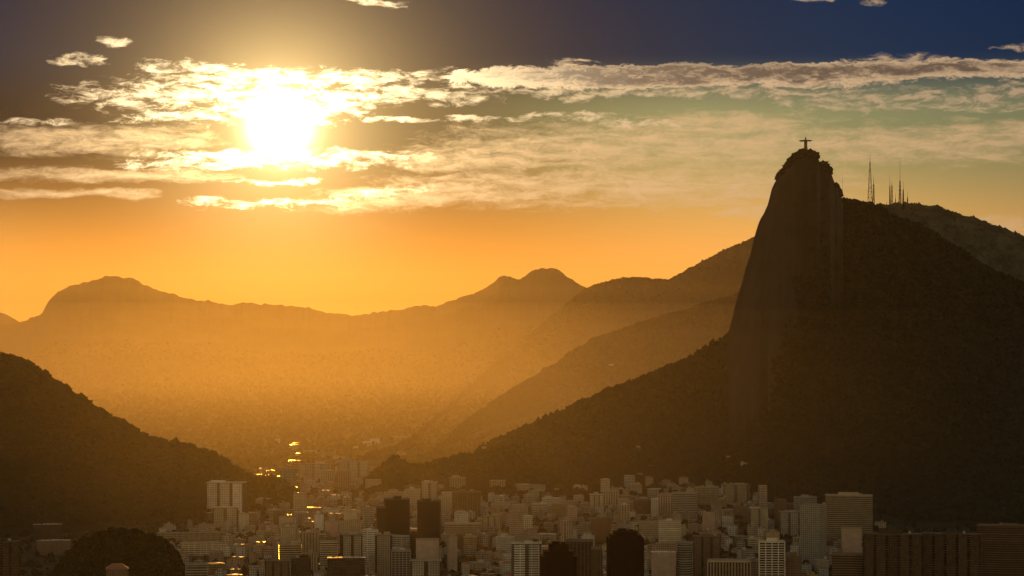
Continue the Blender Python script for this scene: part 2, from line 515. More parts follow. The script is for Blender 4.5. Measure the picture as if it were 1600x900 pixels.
def forest(key, count, rmin, rmax, label, base=ICO1, steep=1.2, zmin=8.0, ridge_extra=0.3, pxr=None, mat=None):
    h = HILLS[key]
    X, Y, Z, nf = h['X'], h['Y'], h['Z'], h['nf']
    nr, nc = Z.shape
    bv, bf = base
    n_r = int(count * ridge_extra)
    # area weighted choice of front cells plus extra crowns right on the skyline
    dxr = np.hypot(X[1:nf, :-1] - X[:nf - 1, :-1], Y[1:nf, :-1] - Y[:nf - 1, :-1])
    dxc = np.hypot(X[:nf - 1, 1:] - X[:nf - 1, :-1], Y[:nf - 1, 1:] - Y[:nf - 1, :-1])
    wgt = (dxr * dxc)
    slope = np.hypot((Z[1:nf, :-1] - Z[:nf - 1, :-1]) / np.maximum(dxr, .1), (Z[:nf - 1, 1:] - Z[:nf - 1, :-1]) / np.maximum(dxc, .1))
    wgt = wgt * (Z[:nf - 1, :-1] > zmin) * (slope < steep)
    pxc = 800 + FPX * X[:nf - 1, :-1] / Y[:nf - 1, :-1]
    wgt = wgt * (pxc > -60) * (pxc < 1660)
    if pxr:
        wgt = wgt * (pxc > pxr[0]) * (pxc < pxr[1])
    p = (wgt / wgt.sum()).ravel()
    idx = nrng.choice(len(p), size=count, p=p)
    ri, ci = np.unravel_index(idx, wgt.shape)
    ri = ri.astype(float) + nrng.random(count)
    ci = ci.astype(float) + nrng.random(count)
    if n_r:
        pr = ((pxc[nf - 2] > -60) & (pxc[nf - 2] < 1660) & (slope[nf - 12:nf - 2].mean(0) < 2.2)).astype(float)
        if key == 'peak':
            pr *= (pxc[nf - 2] > 1196) | (pxc[nf - 2] < 1120)
        pr = pr / pr.sum()
        cc = nrng.choice(len(pr), size=n_r, p=pr) + nrng.random(n_r)
        ci = np.concatenate([ci, cc])
        ri = np.concatenate([ri, nf - 1 - 2.0 * nrng.random(n_r)])
    r0 = np.minimum(ri.astype(int), nr - 2)
    c0 = np.minimum(ci.astype(int), nc - 2)
    fr, fc = (ri - r0), (ci - c0)

    def s(a):
        return (a[r0, c0] * (1 - fr) * (1 - fc) + a[r0 + 1, c0] * fr * (1 - fc) + a[r0, c0 + 1] * (1 - fr) * fc + a[r0 + 1, c0 + 1] * fr * fc)
    x, y, z = s(X), s(Y), s(Z)
    n = len(x)
    rad = rmin + (rmax - rmin) * nrng.random(n) ** 1.8
    sh = 1 + 0.30 * nrng.standard_normal((n, len(bv), 1))
    ang = nrng.random(n) * 6.28
    ca, sa = np.cos(ang)[:, None], np.sin(ang)[:, None]
    vx = bv[None, :, 0] * ca - bv[None, :, 1] * sa
    vy = bv[None, :, 0] * sa + bv[None, :, 1] * ca
    vz = np.broadcast_to(bv[None, :, 2], vx.shape) * (0.7 + 0.5 * nrng.random((n, 1)))
    P = np.stack([vx, vy, vz], 2) * sh * rad[:, None, None]
    P[:, :, 0] += x[:, None]
    P[:, :, 1] += y[:, None]
    P[:, :, 2] += (z + rad * 0.35)[:, None]
    Fc = (bf[None] + (np.arange(n) * len(bv))[:, None, None]).reshape(-1, 3)
    return tag(mesh_np('forest', P.reshape(-1, 3), Fc, mat or M_FOREST), label, kind='stuff')


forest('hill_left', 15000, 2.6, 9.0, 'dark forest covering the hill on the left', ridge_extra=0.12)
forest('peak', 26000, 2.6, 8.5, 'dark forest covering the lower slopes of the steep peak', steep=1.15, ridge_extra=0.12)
forest('spur_front', 9000, 3.5, 7.0, 'forest on the hazy spur', ridge_extra=0.25)
forest('spur_back', 5000, 4.0, 8.0, 'forest on the hazy ridge behind the peak', ridge_extra=0.4)
forest('ridge_right', 7000, 3.5, 7.5, 'forest on the ridge under the masts', steep=2.0, ridge_extra=0.3, mat=M_SKYLIT)
forest('shoulder', 5000, 2.5, 6.0, 'trees covering the low knoll above the city', ridge_extra=0.12)
forest('hillock', 1500, 2.5, 5.5, 'trees covering the small dark hillock', base=ICO2, zmin=2, steep=4)

# trees standing all over the floor of the far valley
nv = 16000
dv_ = 5350 + 9500 * nrng.random(nv) ** 1.35
xv = (-760 + 800 * nrng.random(nv)) / FPX * dv_
rv = 3.0 + 4.5 * nrng.random(nv) ** 1.8
bv, bf = ICO1
Pv = bv[None] * (1 + 0.3 * nrng.standard_normal((nv, len(bv), 1))) * rv[:, None, None]
Pv[:, :, 0] += xv[:, None]
Pv[:, :, 1] += dv_[:, None]
gzv = np.zeros(nv)
for i_ in range(nv):
    hit_ = HILLS['range']['bvh'].ray_cast(Vector((xv[i_], dv_[i_], 3000)), Vector((0, 0, -1)))
    if hit_[0] is not None and hit_[0].z > 0:
        gzv[i_] = hit_[0].z
Pv[:, :, 2] += (gzv + rv * .5)[:, None]
Fv = (bf[None] + (np.arange(nv) * len(bv))[:, None, None]).reshape(-1, 3)
tag(mesh_np('forest', Pv.reshape(-1, 3), Fv, M_FOREST), 'trees covering the floor of the far valley', kind='stuff')

# ------------------------------------------------------------------ haze
m_haze = bpy.data.materials.new('haze')
m_haze.use_nodes = True
H = NT(m_haze.node_tree)
ho = H.n('ShaderNodeOutputMaterial')
hv = H.n('ShaderNodeVolumePrincipled')
hv.inputs['Color'].default_value = (*HAZE_COLOR, 1)
hv.inputs['Density'].default_value = HAZE_DENSITY
hv.inputs['Density Attribute'].default_value = ''
hv.inputs['Anisotropy'].default_value = HAZE_ANISO
H.t.links.new(hv.outputs[0], ho.inputs['Volume'])
bx = [(-9100, -900), (9100, -900), (9100, 26100), (-9100, 26100)]
V = [(x, y, -40) for x, y in bx] + [(x, y, 792) for x, y in bx]
F = [(3, 2, 1, 0), (4, 5, 6, 7), (0, 1, 5, 4), (1, 2, 6, 5), (2, 3, 7, 6), (3, 0, 4, 7)]
tag(mesh_np('haze', V, F, m_haze), 'golden evening haze filling the valley', kind='stuff')

# a bank of mist lying in the far valley, thinning out to nothing at its rim
def mist_mat(density_):
    m = bpy.data.materials.new('mist')
    m.use_nodes = True
    t = NT(m.node_tree)
    o_ = t.n('ShaderNodeOutputMaterial')
    v_ = t.n('ShaderNodeVolumePrincipled')
    v_.inputs['Color'].default_value = (*HAZE_COLOR, 1)
    v_.inputs['Density'].default_value = density_
    v_.inputs['Density Attribute'].default_value = ''
    v_.inputs['Anisotropy'].default_value = HAZE_ANISO
    t.t.links.new(v_.outputs[0], o_.inputs['Volume'])
    return m


# the evening mist lies in sheets: thick low down beyond the city, thinner above
SHEETS = [(3300, 10200, 90, 1.7e-5), (3350, 10700, 140, 1.6e-5), (3400, 11200, 190, 1.3e-5), (3450, 11700, 240, 1.0e-5), (3500, 12200, 290, 0.9e-5),
          (3600, 12700, 335, 0.8e-5), (3700, 13200, 375, 0.7e-5), (4600, 14200, 450, 0.45e-5), (7500, 25900, 640, 0.72e-5)]
for y0_, y1_, top_, dn_ in SHEETS:
    lab_ = f'sheet of golden evening mist {top_} metres deep'
    e_ = top_ * 0.07
    bx = [(-9000 + e_, y0_), (9000 - e_, y0_), (9000 - e_, y1_ - e_), (-9000 + e_, y1_ - e_)]
    mv = [(x, y, -20 - e_ * .1) for x, y in bx] + [(x, y, top_) for x, y in bx]
    tag(mesh_np('mist', mv, F, mist_mat(dn_)), lab_, kind='stuff')


# ------------------------------------------------------------------ mesh builder
class MB:
    def __init__(self):
        self.v, self.f = [], []

    def box(self, x0, x1, y0, y1, z0, z1):
        b = len(self.v)
        self.v += [(x0, y0, z0), (x1, y0, z0), (x1, y1, z0), (x0, y1, z0), (x0, y0, z1), (x1, y0, z1), (x1, y1, z1), (x0, y1, z1)]
        self.f += [(b + 3, b + 2, b + 1, b), (b + 4, b + 5, b + 6, b + 7), (b, b + 1, b + 5, b + 4), (b + 1, b + 2, b + 6, b + 5), (b + 2, b + 3, b + 7, b + 6), (b + 3, b, b + 4, b + 7)]
        return self

    def prism(self, poly, z0, z1, top=None):
        """A vertical prism over a counter-clockwise polygon; `top` may hold other xy for the upper ring."""
        b, n = len(self.v), len(poly)
        top = top or poly
        self.v += [(x, y, z0) for x, y in poly] + [(x, y, z1) for x, y in top]
        self.f.append(tuple(b + k for k in range(n))[::-1])
        self.f.append(tuple(b + n + k for k in range(n)))
        for k in range(n):
            q = (k + 1) % n
            self.f.append((b + k, b + q, b + n + q, b + n + k))
        return self

    def gable(self, x0, x1, y0, y1, z0, z1):
        b = len(self.v)
        xm = (x0 + x1) / 2
        self.v += [(x0, y0, z0), (x1, y0, z0), (x1, y1, z0), (x0, y1, z0), (xm, y0, z1), (xm, y1, z1)]
        self.f += [(b + 3, b + 2, b + 1, b), (b, b + 1, b + 4), (b + 2, b + 3, b + 5), (b + 1, b + 2, b + 5, b + 4), (b + 3, b, b + 4, b + 5)]
        return self

    def hip(self, x0, x1, y0, y1, z0, z1, k=0.3):
        dx, dy = (x1 - x0) * k, (y1 - y0) * 0.42
        return self.prism([(x0, y0), (x1, y0), (x1, y1), (x0, y1)], z0, z1, [(x0 + dx, y0 + dy), (x1 - dx, y0 + dy), (x1 - dx, y1 - dy), (x0 + dx, y1 - dy)])

    def bar(self, p, q, r, r2=None, n=4):
        p, q = Vector(p), Vector(q)
        d = (q - p).normalized()
        a = d.orthogonal().normalized()
        c = d.cross(a)
        b = len(self.v)
        r2 = r if r2 is None else r2
        for pt, rr in ((p, r), (q, r2)):
            for k in range(n):
                t_ = 2 * math.pi * (k + 0.5) / n
                self.v.append(tuple(pt + a * rr * math.cos(t_) + c * rr * math.sin(t_)))
        self.f.append(tuple(b + k for k in range(n))[::-1])
        self.f.append(tuple(b + n + k for k in range(n)))
        for k in range(n):
            w_ = (k + 1) % n
            self.f.append((b + k, b + w_, b + n + w_, b + n + k))
        return self

    def mesh(self, name, mat, smooth=False):
        me = bpy.data.meshes.new(name)
        me.from_pydata(self.v, [], self.f)
        me.materials.append(mat)
        if smooth:
            for p in me.polygons:
                p.use_smooth = True
        me.update()
        return me

    def build(self, name, mat, parent=None, smooth=False):
        o = bpy.data.objects.new(name, self.mesh(name, mat, smooth))
        COL.objects.link(o)
        if parent is not None:
            o.parent = parent
        return o


def empty(name, loc, rz=0.0):
    o = bpy.data.objects.new(name, None)
    o.empty_display_size = 5
    COL.objects.link(o)
    o.location = loc
    o.rotation_euler = (0, 0, rz)
    return o


def disc(r, n=24, cx=0, cy=0, ry=None):
    ry = ry or r
    return [(cx + r * math.cos(2 * math.pi * k / n), cy + ry * math.sin(2 * math.pi * k / n)) for k in range(n)]


# ------------------------------------------------------------------ building materials
COLORS = {
    'white': (0.62, 0.58, 0.52), 'cream': (0.52, 0.44, 0.34), 'beige': (0.42, 0.34, 0.25), 'grey': (0.33, 0.31, 0.28), 'ochre': (0.40, 0.28, 0.15),
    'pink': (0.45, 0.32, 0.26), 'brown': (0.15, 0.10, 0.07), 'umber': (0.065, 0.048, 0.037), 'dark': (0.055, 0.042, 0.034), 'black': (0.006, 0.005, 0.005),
}
_mats = {}


def wall(color, pattern='windows'):
    key = (color, pattern)
    if key in _mats:
        return _mats[key]
    c = COLORS[color]
    m, t, bs = new_mat(f'{color}_wall')
    tcn = t.n('ShaderNodeTexCoord')
    info = t.n('ShaderNodeObjectInfo')
    s = t.n('ShaderNodeSeparateXYZ')
    t.put(s.inputs[0], tcn.outputs['Object'])
    sn = t.n('ShaderNodeSeparateXYZ')
    t.put(sn.inputs[0], tcn.outputs['Normal'])
    grime = t.noise(tcn.outputs['Object'], 0.09, 4.0, 0.65)
    st = t.n('ShaderNodeMapping')
    t.put(st.inputs[0], tcn.outputs['Object'])
    st.inputs['Scale'].default_value = (0.5, 0.5, 0.03)
    runs = t.noise(st.outputs[0], 1.0, 4.0, 0.6)
    col = t.mix(t.step(grime, 0.3, 0.75), tuple(x * 0.72 for x in c), c)
    col = t.mix(t.m('MULTIPLY', t.step(runs, 0.5, 0.75), 0.45), col, tuple(x * 0.45 for x in c))
    val = t.m('ADD', 0.72, t.m('MULTIPLY', info.outputs['Random'], 0.5))
    hv_ = t.n('ShaderNodeHueSaturation')
    t.put(hv_.inputs['Color'], col)
    t.put(hv_.inputs['Value'], val)
    col = hv_.outputs[0]
    rough = 0.85
    if pattern != 'blank':
        side = t.m('GREATER_THAN', t.m('ABSOLUTE', sn.outputs[0]), 0.5)
        h = t.m('ADD', t.m('MULTIPLY', side, s.outputs[1]), t.m('MULTIPLY', t.m('SUBTRACT', 1.0, side), s.outputs[0]))
        vert = t.m('LESS_THAN', t.m('ABSOLUTE', sn.outputs[2]), 0.5)
        pitch = {'windows': 3.3, 'strips': 9.0, 'columns': 4.6}[pattern]
        wide = {'windows': 0.52, 'strips': 0.90, 'columns': 0.5}[pattern]
        tall = {'windows': 0.45, 'strips': 0.42, 'columns': 0.80}[pattern]
        fx = t.m('FRACT', t.m('ADD', t.m('DIVIDE', h, pitch), t.m('ADD', 100.0, info.outputs['Random'])))
        fz = t.m('FRACT', t.m('ADD', t.m('DIVIDE', s.outputs[2], 3.15), 100.3))
        win = t.m('MULTIPLY', t.m('MULTIPLY', t.m('LESS_THAN', fx, wide), t.m('LESS_THAN', fz, tall)), vert)
        cell = t.comb(t.m('FLOOR', t.m('DIVIDE', h, pitch)), t.m('FLOOR', t.m('DIVIDE', s.outputs[2], 3.15)), info.outputs['Random'])
        wn = t.n('ShaderNodeTexWhiteNoise', noise_dimensions='3D')
        t.put(wn.inputs[0], cell)
        glass = t.mix(wn.outputs[0], (0.018, 0.016, 0.014), (0.11, 0.10, 0.085))
        col = t.mix(win, col, glass)
        rough = t.m('SUBTRACT', 0.85, t.m('MULTIPLY', win, 0.65))
    t.put(bs.inputs['Base Color'], col)
    t.put(bs.inputs['Roughness'], rough)
    bs.inputs['Specular IOR Level'].default_value = 0.08 if color in ('black', 'dark', 'umber') else 0.35
    _mats[key] = m
    return m


def simple(name, color, rough, metal=0.0, spec=0.5, var=0.35, scale=0.15):
    if name in _mats:
        return _mats[name]
    m, t, bs = new_mat(name)
    tcn = t.n('ShaderNodeTexCoord')
    nz = t.noise(tcn.outputs['Object'], scale, 4.0, 0.6)
    t.put(bs.inputs['Base Color'], t.mix(nz, tuple(x * (1 - var) for x in color), tuple(x * (1 + var) for x in color)))
    bs.inputs['Roughness'].default_value = rough
    bs.inputs['Metallic'].default_value = metal
    bs.inputs['Specular IOR Level'].default_value = spec
    _mats[name] = m
    return m


GLASS = simple('window_glass', (0.02, 0.018, 0.016), 0.12)
SHADE = simple('deep_recess', (0.03, 0.026, 0.022), 0.7)
ROOF = simple('felt_roof', (0.16, 0.14, 0.12), 0.75, scale=0.3)
TILE = simple('clay_tile_roof', (0.24, 0.11, 0.06), 0.6, scale=0.6)
SHEET, t, bs = new_mat('metal_sheet_roof')
tcn = t.n('ShaderNodeTexCoord')
nz = t.noise(tcn.outputs['Object'], 0.16, 5.0, 0.7)
t.put(bs.inputs['Base Color'], t.mix(nz, (0.2, 0.19, 0.18), (0.6, 0.58, 0.55)))
rust = t.step(nz, 0.42, 0.62)
t.put(bs.inputs['Roughness'], t.m('ADD', 0.14, t.m('MULTIPLY', rust, 0.75)))
t.put(bs.inputs['Metallic'], t.m('SUBTRACT', 0.85, t.m('MULTIPLY', rust, 0.8)))
TANK = simple('concrete_tank', (0.30, 0.28, 0.25), 0.7)
STEEL = simple('mast_steel', (0.02, 0.016, 0.014), 0.6, metal=0.2)

LAND = []            # (short name, px, py_top, py_base, distance) of every landmark, for the labels of what stands near it
FOOT = []            # (x, y, radius) of every footprint


def roofscape(root, w, d, H, kind, wallm, r):
    """Roof slab with parapet, stair head, tank and mast on top of a block."""
    mb = MB().box(-w / 2 - .25, w / 2 + .25, -d / 2 - .25, d / 2 + .25, H, H + .35)
    if kind == 'sheet':
        mb = MB().gable(-w / 2 - .4, w / 2 + .4, -d / 2 - .4, d / 2 + .4, H, H + w * 0.012)
        mb.build('roof', SHEET, root)
        return
    if kind == 'tile':
        MB().hip(-w / 2 - .7, w / 2 + .7, -d / 2 - .7, d / 2 + .7, H, H + min(w, d) * .28).build('roof', TILE, root)
        return
    mb.build('roof', ROOF, root)
    p = MB()
    for a in ((-w / 2 - .25, w / 2 + .25, -d / 2 - .25, -d / 2 + .1), (-w / 2 - .25, w / 2 + .25, d / 2 - .1, d / 2 + .25), (-w / 2 - .25, -w / 2 + .1, -d / 2 + .1, d / 2 - .1), (w / 2 - .1, w / 2 + .25, -d / 2 + .1, d / 2 - .1)):
        p.box(*a, H + .35, H + 1.3)
    p.build('parapet', wallm, root)
    if kind == 'bare':
        return
    sw, sd, sh = w * r.uniform(.25, .45), d * r.uniform(.35, .55), r.uniform(2.8, 5.2)
    ox = r.uniform(-.22, .22) * w
    MB().box(ox - sw / 2, ox + sw / 2, -sd / 2, sd / 2, H + .35, H + sh).build('stair_head', wallm, root)
    if kind in ('tank', 'mast') and w > 9:
        tx = -ox * 1.1 + (.3 * w if abs(ox) < .06 * w else 0) * .8
        tx = max(-w / 2 + 2.2, min(w / 2 - 2.2, tx))
        MB().prism(disc(1.7, 12, tx, d * .1), H + .35, H + 3.4).build('water_tank', TANK, root)
    if kind == 'mast':
        MB().bar((ox, 0, H + sh - .2), (ox, 0, H + sh + 7), .28, .1).build('roof_mast', STEEL, root)


def place(px0, px1, pyt, D, yaw, depth):
    px = (px0 + px1) / 2
    P = at(px, pyt, D)
    span = (px1 - px0) / FPX * D
    dep = depth
    cy_, sy_ = math.cos(R(yaw)), abs(math.sin(R(yaw)))
    w = (span - dep * sy_) / cy_
    if w < span * .45:
        dep = span * .5 / max(sy_, .01)
        w = span * .5 / cy_
    phi = math.atan2(P.x, P.y)
    rz = -phi + R(yaw)
    zs = [ground_z(P.x + a * w / 2, P.y + b * dep / 2) for a in (-1, 1) for b in (-1, 1)]
    z0 = min(zs) - 1.0
    return P, w, dep, rz, z0, P.z - z0


def hero(name, label, short, px0, px1, pyt, D, style='plain', color='cream', yaw=0, depth=18, roof='tank', cat='building', pattern=None, group=None, n=None, extra=None):
    P, w, d, rz, z0, H = place(px0, px1, pyt, D, yaw, depth)
    r = random.Random(short)
    root = empty(name, (P.x, P.y, z0), rz)
    tag(root, label, cat, group)
    pb = project((P.x, P.y, z0))
    LAND.append((short, (px0 + px1) / 2, pyt, pb[1], D, (px1 - px0) / 2))
    FOOT.append((P.x, P.y, max(w, d) * .55))
    base_h = 3.15
    nf = max(2, int((H - 4) / base_h))
    if style == 'bands':
        wm = wall(color, pattern or 'blank')
        MB().box(-w / 2, w / 2, -d / 2, d / 2, 0, H).build('wall', wm, root)
        for k in range(max(0, nf - 30), nf):
            z = H - 1.4 - (nf - 1 - k) * base_h
            if z0 + z - 1.5 < 3:
                continue
            MB().box(-w / 2 - .18, w / 2 + .18, -d / 2 - .18, d / 2 + .18, z - 1.55, z).build('window_band', GLASS, root)
    elif style == 'balconies':
        wm = wall(color, 'blank')
        MB().box(-w / 2, w / 2, -d / 2, d / 2, 0, H).build('wall', wall('dark' if n is None else n, 'windows'), root)
        for k in range(max(0, nf - 28), nf):
            z = H - 1.0 - (nf - 1 - k) * base_h
            if z < 2:
                continue
            MB().box(-w / 2 - .9, w / 2 + .9, -d / 2 - 1.3, d / 2 + .4, z - 1.15, z).build('balcony', wm, root)
    elif style == 'round_balconies':
        wm = wall(color, 'blank')
        MB().prism(disc(w / 2 - 1.2, 28, 0, 0, d / 2), 0, H).build('wall', wall('dark', 'windows'), root)
        for k in range(max(0, nf - 28), nf):
            z = H - .6 - (nf - 1 - k) * base_h
            MB().prism(disc(w / 2, 28, 0, 0, d / 2 + 1), z - 1.3, z).build('balcony', wm, root)
    elif style == 'piers':
        wm = wall(color, 'blank')
        MB().box(-w / 2, w / 2, -d / 2, d / 2, 0, H).build('wall', wall(extra or 'dark', 'strips'), root)
        n = n or max(3, int(w / 4.5))
        for k in range(n + 1):
            x = -w / 2 + w * k / n
            MB().box(x - .55, x + .55, -d / 2 - .7, -d / 2 + .3, 0, H - .2).build('pier', wm, root)
        MB().box(-w / 2 - .3, w / 2 + .3, -d / 2 - .75, d / 2 + .3, H - .15, H + 1.2).build('cornice', wm, root)
        H += 1.2
    elif style == 'bays':
        wm = wall(color, pattern or 'windows')
        MB().box(-w / 2, w / 2, -d / 2, d / 2, 0, H).build('wall', wall(extra or 'dark', 'strips'), root)
        n = n or 3
        for k in range(n):
            x0, x1 = -w / 2 + w * (k + .13) / n, -w / 2 + w * (k + .87) / n
            MB().box(x0, x1, -d / 2 - 1.4, -d / 2 + .5, 0, H - .6).build('bay', wm, root)
    elif style == 'grid':
        wm = wall(color, 'blank')
        MB().box(-w / 2, w / 2, -d / 2 + .5, d / 2, 0, H).build('wall', wm, root)
        n = n or 4
        fr = MB()
        for k in range(n + 1):
            x = -w / 2 + w * k / n
            fr.box(x - .5, x + .5, -d / 2 - .4, -d / 2 + .5, 0, H)
        fr.build('frame', wm, root)
        for q in range(max(0, nf - 14), nf):
            z = H - 1.2 - (nf - 1 - q) * base_h
            for k in range(n):
                x0, x1 = -w / 2 + w * k / n + .5, -w / 2 + w * (k + 1) / n - .5
                MB().box(x0, x1, -d / 2 + .35, -d / 2 + .6, z - 2.1, z).build('window', GLASS, root)
    else:
        wm = wall(color, pattern or 'windows')
        MB().box(-w / 2, w / 2, -d / 2, d / 2, 0, H).build('wall', wm, root)
    roofscape(root, w, d, H, roof, wall(color, 'blank'), r)
    return root, w, d, H


def stepped_tower(label, short, px0, px1, pyt, D, steps, color='black', yaw=8, depth=30):
    """Nearest dark towers: an eight-sided shaft with set-back crown pieces and rooftop gear."""
    P, w, d, rz, z0, H = place(px0, px1, pyt, D, yaw, depth)
    root = empty('office_tower', (P.x, P.y, z0), rz)
    tag(root, label, 'building')
    LAND.append((short, (px0 + px1) / 2, pyt, project((P.x, P.y, z0))[1], D, (px1 - px0) / 2))
    FOOT.append((P.x, P.y, w * .6))
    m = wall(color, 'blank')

    def oct_(f, q=.18):
        a, b = w / 2 * f, d / 2 * f
        c = min(a, b) * q
        return [(-a + c, -b), (a - c, -b), (a, -b + c), (a, b - c), (a - c, b), (-a + c, b), (-a, b - c), (-a, -b + c)]
    z = 0
    mpx = D / FPX
    for i, (f, drop) in enumerate(steps):
        zt = H - drop * mpx
        MB().prism(oct_(f), z, zt).build('shaft' if i == 0 else 'setback', m, root)
        if i == 0:
            for k in range(9):
                x = -w / 2 * .8 + w * .8 * k / 8
                MB().box(x - .35, x + .35, -d / 2 * f - .5, -d / 2 * f + .2, 0, zt - 1.5).build('fin', m, root)
        z = zt - .2
    r = random.Random(short)
    MB().box(-w * .2, w * .02, -4, 4, H - .3, H + 2.6).build('plant_room', m, root)
    MB().box(w * .08, w * .2, -3, 3, H - .3, H + 1.6).build('cooling_unit', m, root)
    MB().bar((w * .05, 0, H), (w * .05, 0, H + 6), .3, .12).build('roof_mast', STEEL, root)
    return root, w, d, H


# ------------------------------------------------------------------ landmark buildings, nearest first
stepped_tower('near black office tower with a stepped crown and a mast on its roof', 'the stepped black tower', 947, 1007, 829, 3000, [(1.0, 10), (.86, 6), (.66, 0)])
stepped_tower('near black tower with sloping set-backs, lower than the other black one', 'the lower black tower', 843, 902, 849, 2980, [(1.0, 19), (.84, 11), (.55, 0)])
hero('office_block', 'dark brown striped block standing right behind the lower black tower', 'the brown striped block', 884, 927, 846, 3250, 'piers', 'brown', yaw=-6, roof='bare')
hero('office_block', 'low dark brown wing with fine vertical ribs between the two black towers', 'the ribbed brown wing', 924, 941, 858, 3190, 'piers', 'brown', n=6, roof='bare')
hero('apartment_block', 'grey apartment block with white stacked balconies beside the lower black tower', 'the white balcony block', 799, 846, 849, 3300, 'bays', 'white', n=2, extra='brown', pattern='strips', yaw=4)
hero('apartment_block', 'low block with arched roof line near the bottom edge', 'the arched low block', 641, 690, 876, 3250, 'bays', 'grey', n=2, extra='dark', roof='bare')
hero('apartment_tower', 'slim dark tower with pale vertical stripes and a domed roof', 'the domed dark tower', 531, 566, 835, 3450, 'bays', 'beige', n=2, extra='dark', roof='mast', yaw=10)
hero('apartment_tower', 'dark tower framed in pale concrete in front of the twin towers', 'the pale framed tower', 586, 613, 836, 3500, 'bays', 'beige', n=1, extra='dark', roof='mast')
hero('apartment_block', 'dark block with a ladder of pale windows beside the framed tower', 'the ladder window block', 612, 641, 860, 3420, 'grid', 'grey', n=5, roof='tank')
hero('office_tower', 'tall dark glass tower, higher half of the stepped pair', 'the tall dark glass tower', 600, 640, 780, 3900, 'bands', 'dark', depth=26, yaw=5)
hero('office_tower', 'dark glass tower, lower half of the stepped pair', 'the lower glass tower', 588, 603, 793, 3860, 'bands', 'dark', depth=22, roof='bare')
hero('office_tower', 'dark square office tower behind a blank pale wall building', 'the square dark tower', 652, 689, 783, 3880, 'bands', 'dark', depth=24, yaw=-5)
hero('apartment_block', 'pale building with a wide blank windowless wall', 'the blank pale wall', 650, 686, 843, 3650, 'plain', 'pink', pattern='blank', roof='bare')
hero('office_block', 'grey slab tower standing alone at the valley mouth', 'the lone grey slab', 438, 462, 733, 4950, 'plain', 'grey', pattern='strips', yaw=6)
hero('apartment_block', 'big hazy residential block, wide and flat topped, in the valley mouth', 'the hazy wide block', 466, 514, 725, 5400, 'bays', 'cream', n=4, extra='grey')
hero('apartment_block', 'hazy lower block leaning against the wide residential block', 'the hazy lower block', 500, 522, 736, 5300, 'plain', 'cream', pattern='columns')
hero('apartment_block', 'hazy tall block beside the knoll, flat topped', 'the tall block by the knoll', 528, 576, 721, 5350, 'bays', 'cream', n=3, extra='grey')
hero('apartment_block', 'hazy lower wing in front of the tall block by the knoll', 'the wing by the knoll', 526, 548, 736, 5200, 'plain', 'beige', pattern='columns', roof='bare')
hero('apartment_block', 'large white block with three window bays below the wooded hill', 'the three bay white block', 322, 386, 754, 4500, 'bays', 'white', n=3, extra='brown', yaw=-14, depth=26)
hero('apartment_block', 'lower white wing in front of the three bay block', 'the lower white wing', 332, 372, 793, 4280, 'bays', 'cream', n=2, extra='brown', roof='bare')
hero('office_block', 'dark curtain wall office block with vertical ribs', 'the dark ribbed office', 707, 751, 769, 4500, 'piers', 'brown', roof='tank', yaw=-3)
hero('apartment_block', 'pale narrow slab against the dark ribbed office', 'the pale narrow slab', 690, 707, 770, 4560, 'plain', 'cream', roof='bare')
hero('apartment_tower', 'pale slim tower rising behind the square dark tower', 'the pale slim tower', 658, 684, 754, 4700, 'bays', 'cream', n=2, extra='brown', roof='mast')
hero('apartment_block', 'pale block behind the tall dark glass tower', 'the pale block behind glass', 634, 657, 765, 4650, 'plain', 'cream', roof='tank')
hero('apartment_block', 'pink block peeping over the roofs left of the dark glass pair', 'the peeping pink block', 600, 634, 770, 4800, 'plain', 'pink', roof='tank')
hero('apartment_block', 'white slab with close horizontal bands under the wooded shoulder', 'the white banded slab', 826, 862, 751, 5000, 'bands', 'white', roof='bare')
hero('apartment_block', 'long pale block joined to the white banded slab', 'the long pale block', 861, 903, 748, 5060, 'plain', 'cream', pattern='strips', roof='tank')
hero('apartment_block', 'highest pale slab of the row under the wooded shoulder', 'the highest pale slab', 902, 945, 739, 5150, 'plain', 'cream', roof='bare')
hero('apartment_block', 'small square cream block in front of the highest pale slab', 'the square cream block', 895, 918, 760, 4880, 'plain', 'cream', roof='tank')
hero('house', 'cream hillside villa block with two wings among the trees', 'the hillside villa', 962, 995, 744, 5150, 'plain', 'cream', roof='tile', yaw=20, depth=16)
hero('office_block', 'grey banded office block with a bright white roof band', 'the grey banded office', 1050, 1090, 770, 4450, 'bands', 'grey', depth=26, roof='bare', yaw=-6)
hero('apartment_block', 'grey striped block right behind the grey banded office', 'the grey striped block', 1085, 1123, 761, 4800, 'plain', 'beige', pattern='strips')
hero('apartment_block', 'small pale block standing alone on the dark wooded slope', 'the lone slope block', 1130, 1169, 757, 4800, 'bays', 'beige', n=2, extra='brown', roof='tank')
hero('apartment_tower', 'tall pale tower with a sunlit edge, highest of the pale towers', 'the tall sunlit edge tower', 1250, 1291, 789, 3700, 'plain', 'grey', pattern='windows', yaw=-24, depth=24, roof='bare')
hero('office_block', 'wide dim slab with fine horizontal bands below the dark slope', 'the wide dim slab', 1290, 1363, 774, 4050, 'bands', 'beige', depth=20, roof='mast')
hero('apartment_block', 'squat pale block with a blank front before the wide dim slab', 'the squat blank block', 1315, 1346, 825, 3800, 'plain', 'pink', pattern='blank', roof='bare')
hero('apartment_block', 'pale block half hidden behind the tall sunlit edge tower', 'the half hidden pale block', 1240, 1276, 777, 4450, 'plain', 'grey', pattern='strips', roof='tank')
hero('office_block', 'white gridded building with big dark square windows', 'the white gridded building', 1185, 1226, 846, 3280, 'grid', 'white', n=4, roof='tank', depth=16, yaw=5)
hero('apartment_tower', 'round fronted tower with stacked curved balconies', 'the round balcony tower', 1057, 1083, 848, 3350, 'round_balconies', 'grey', roof='bare', depth=24)
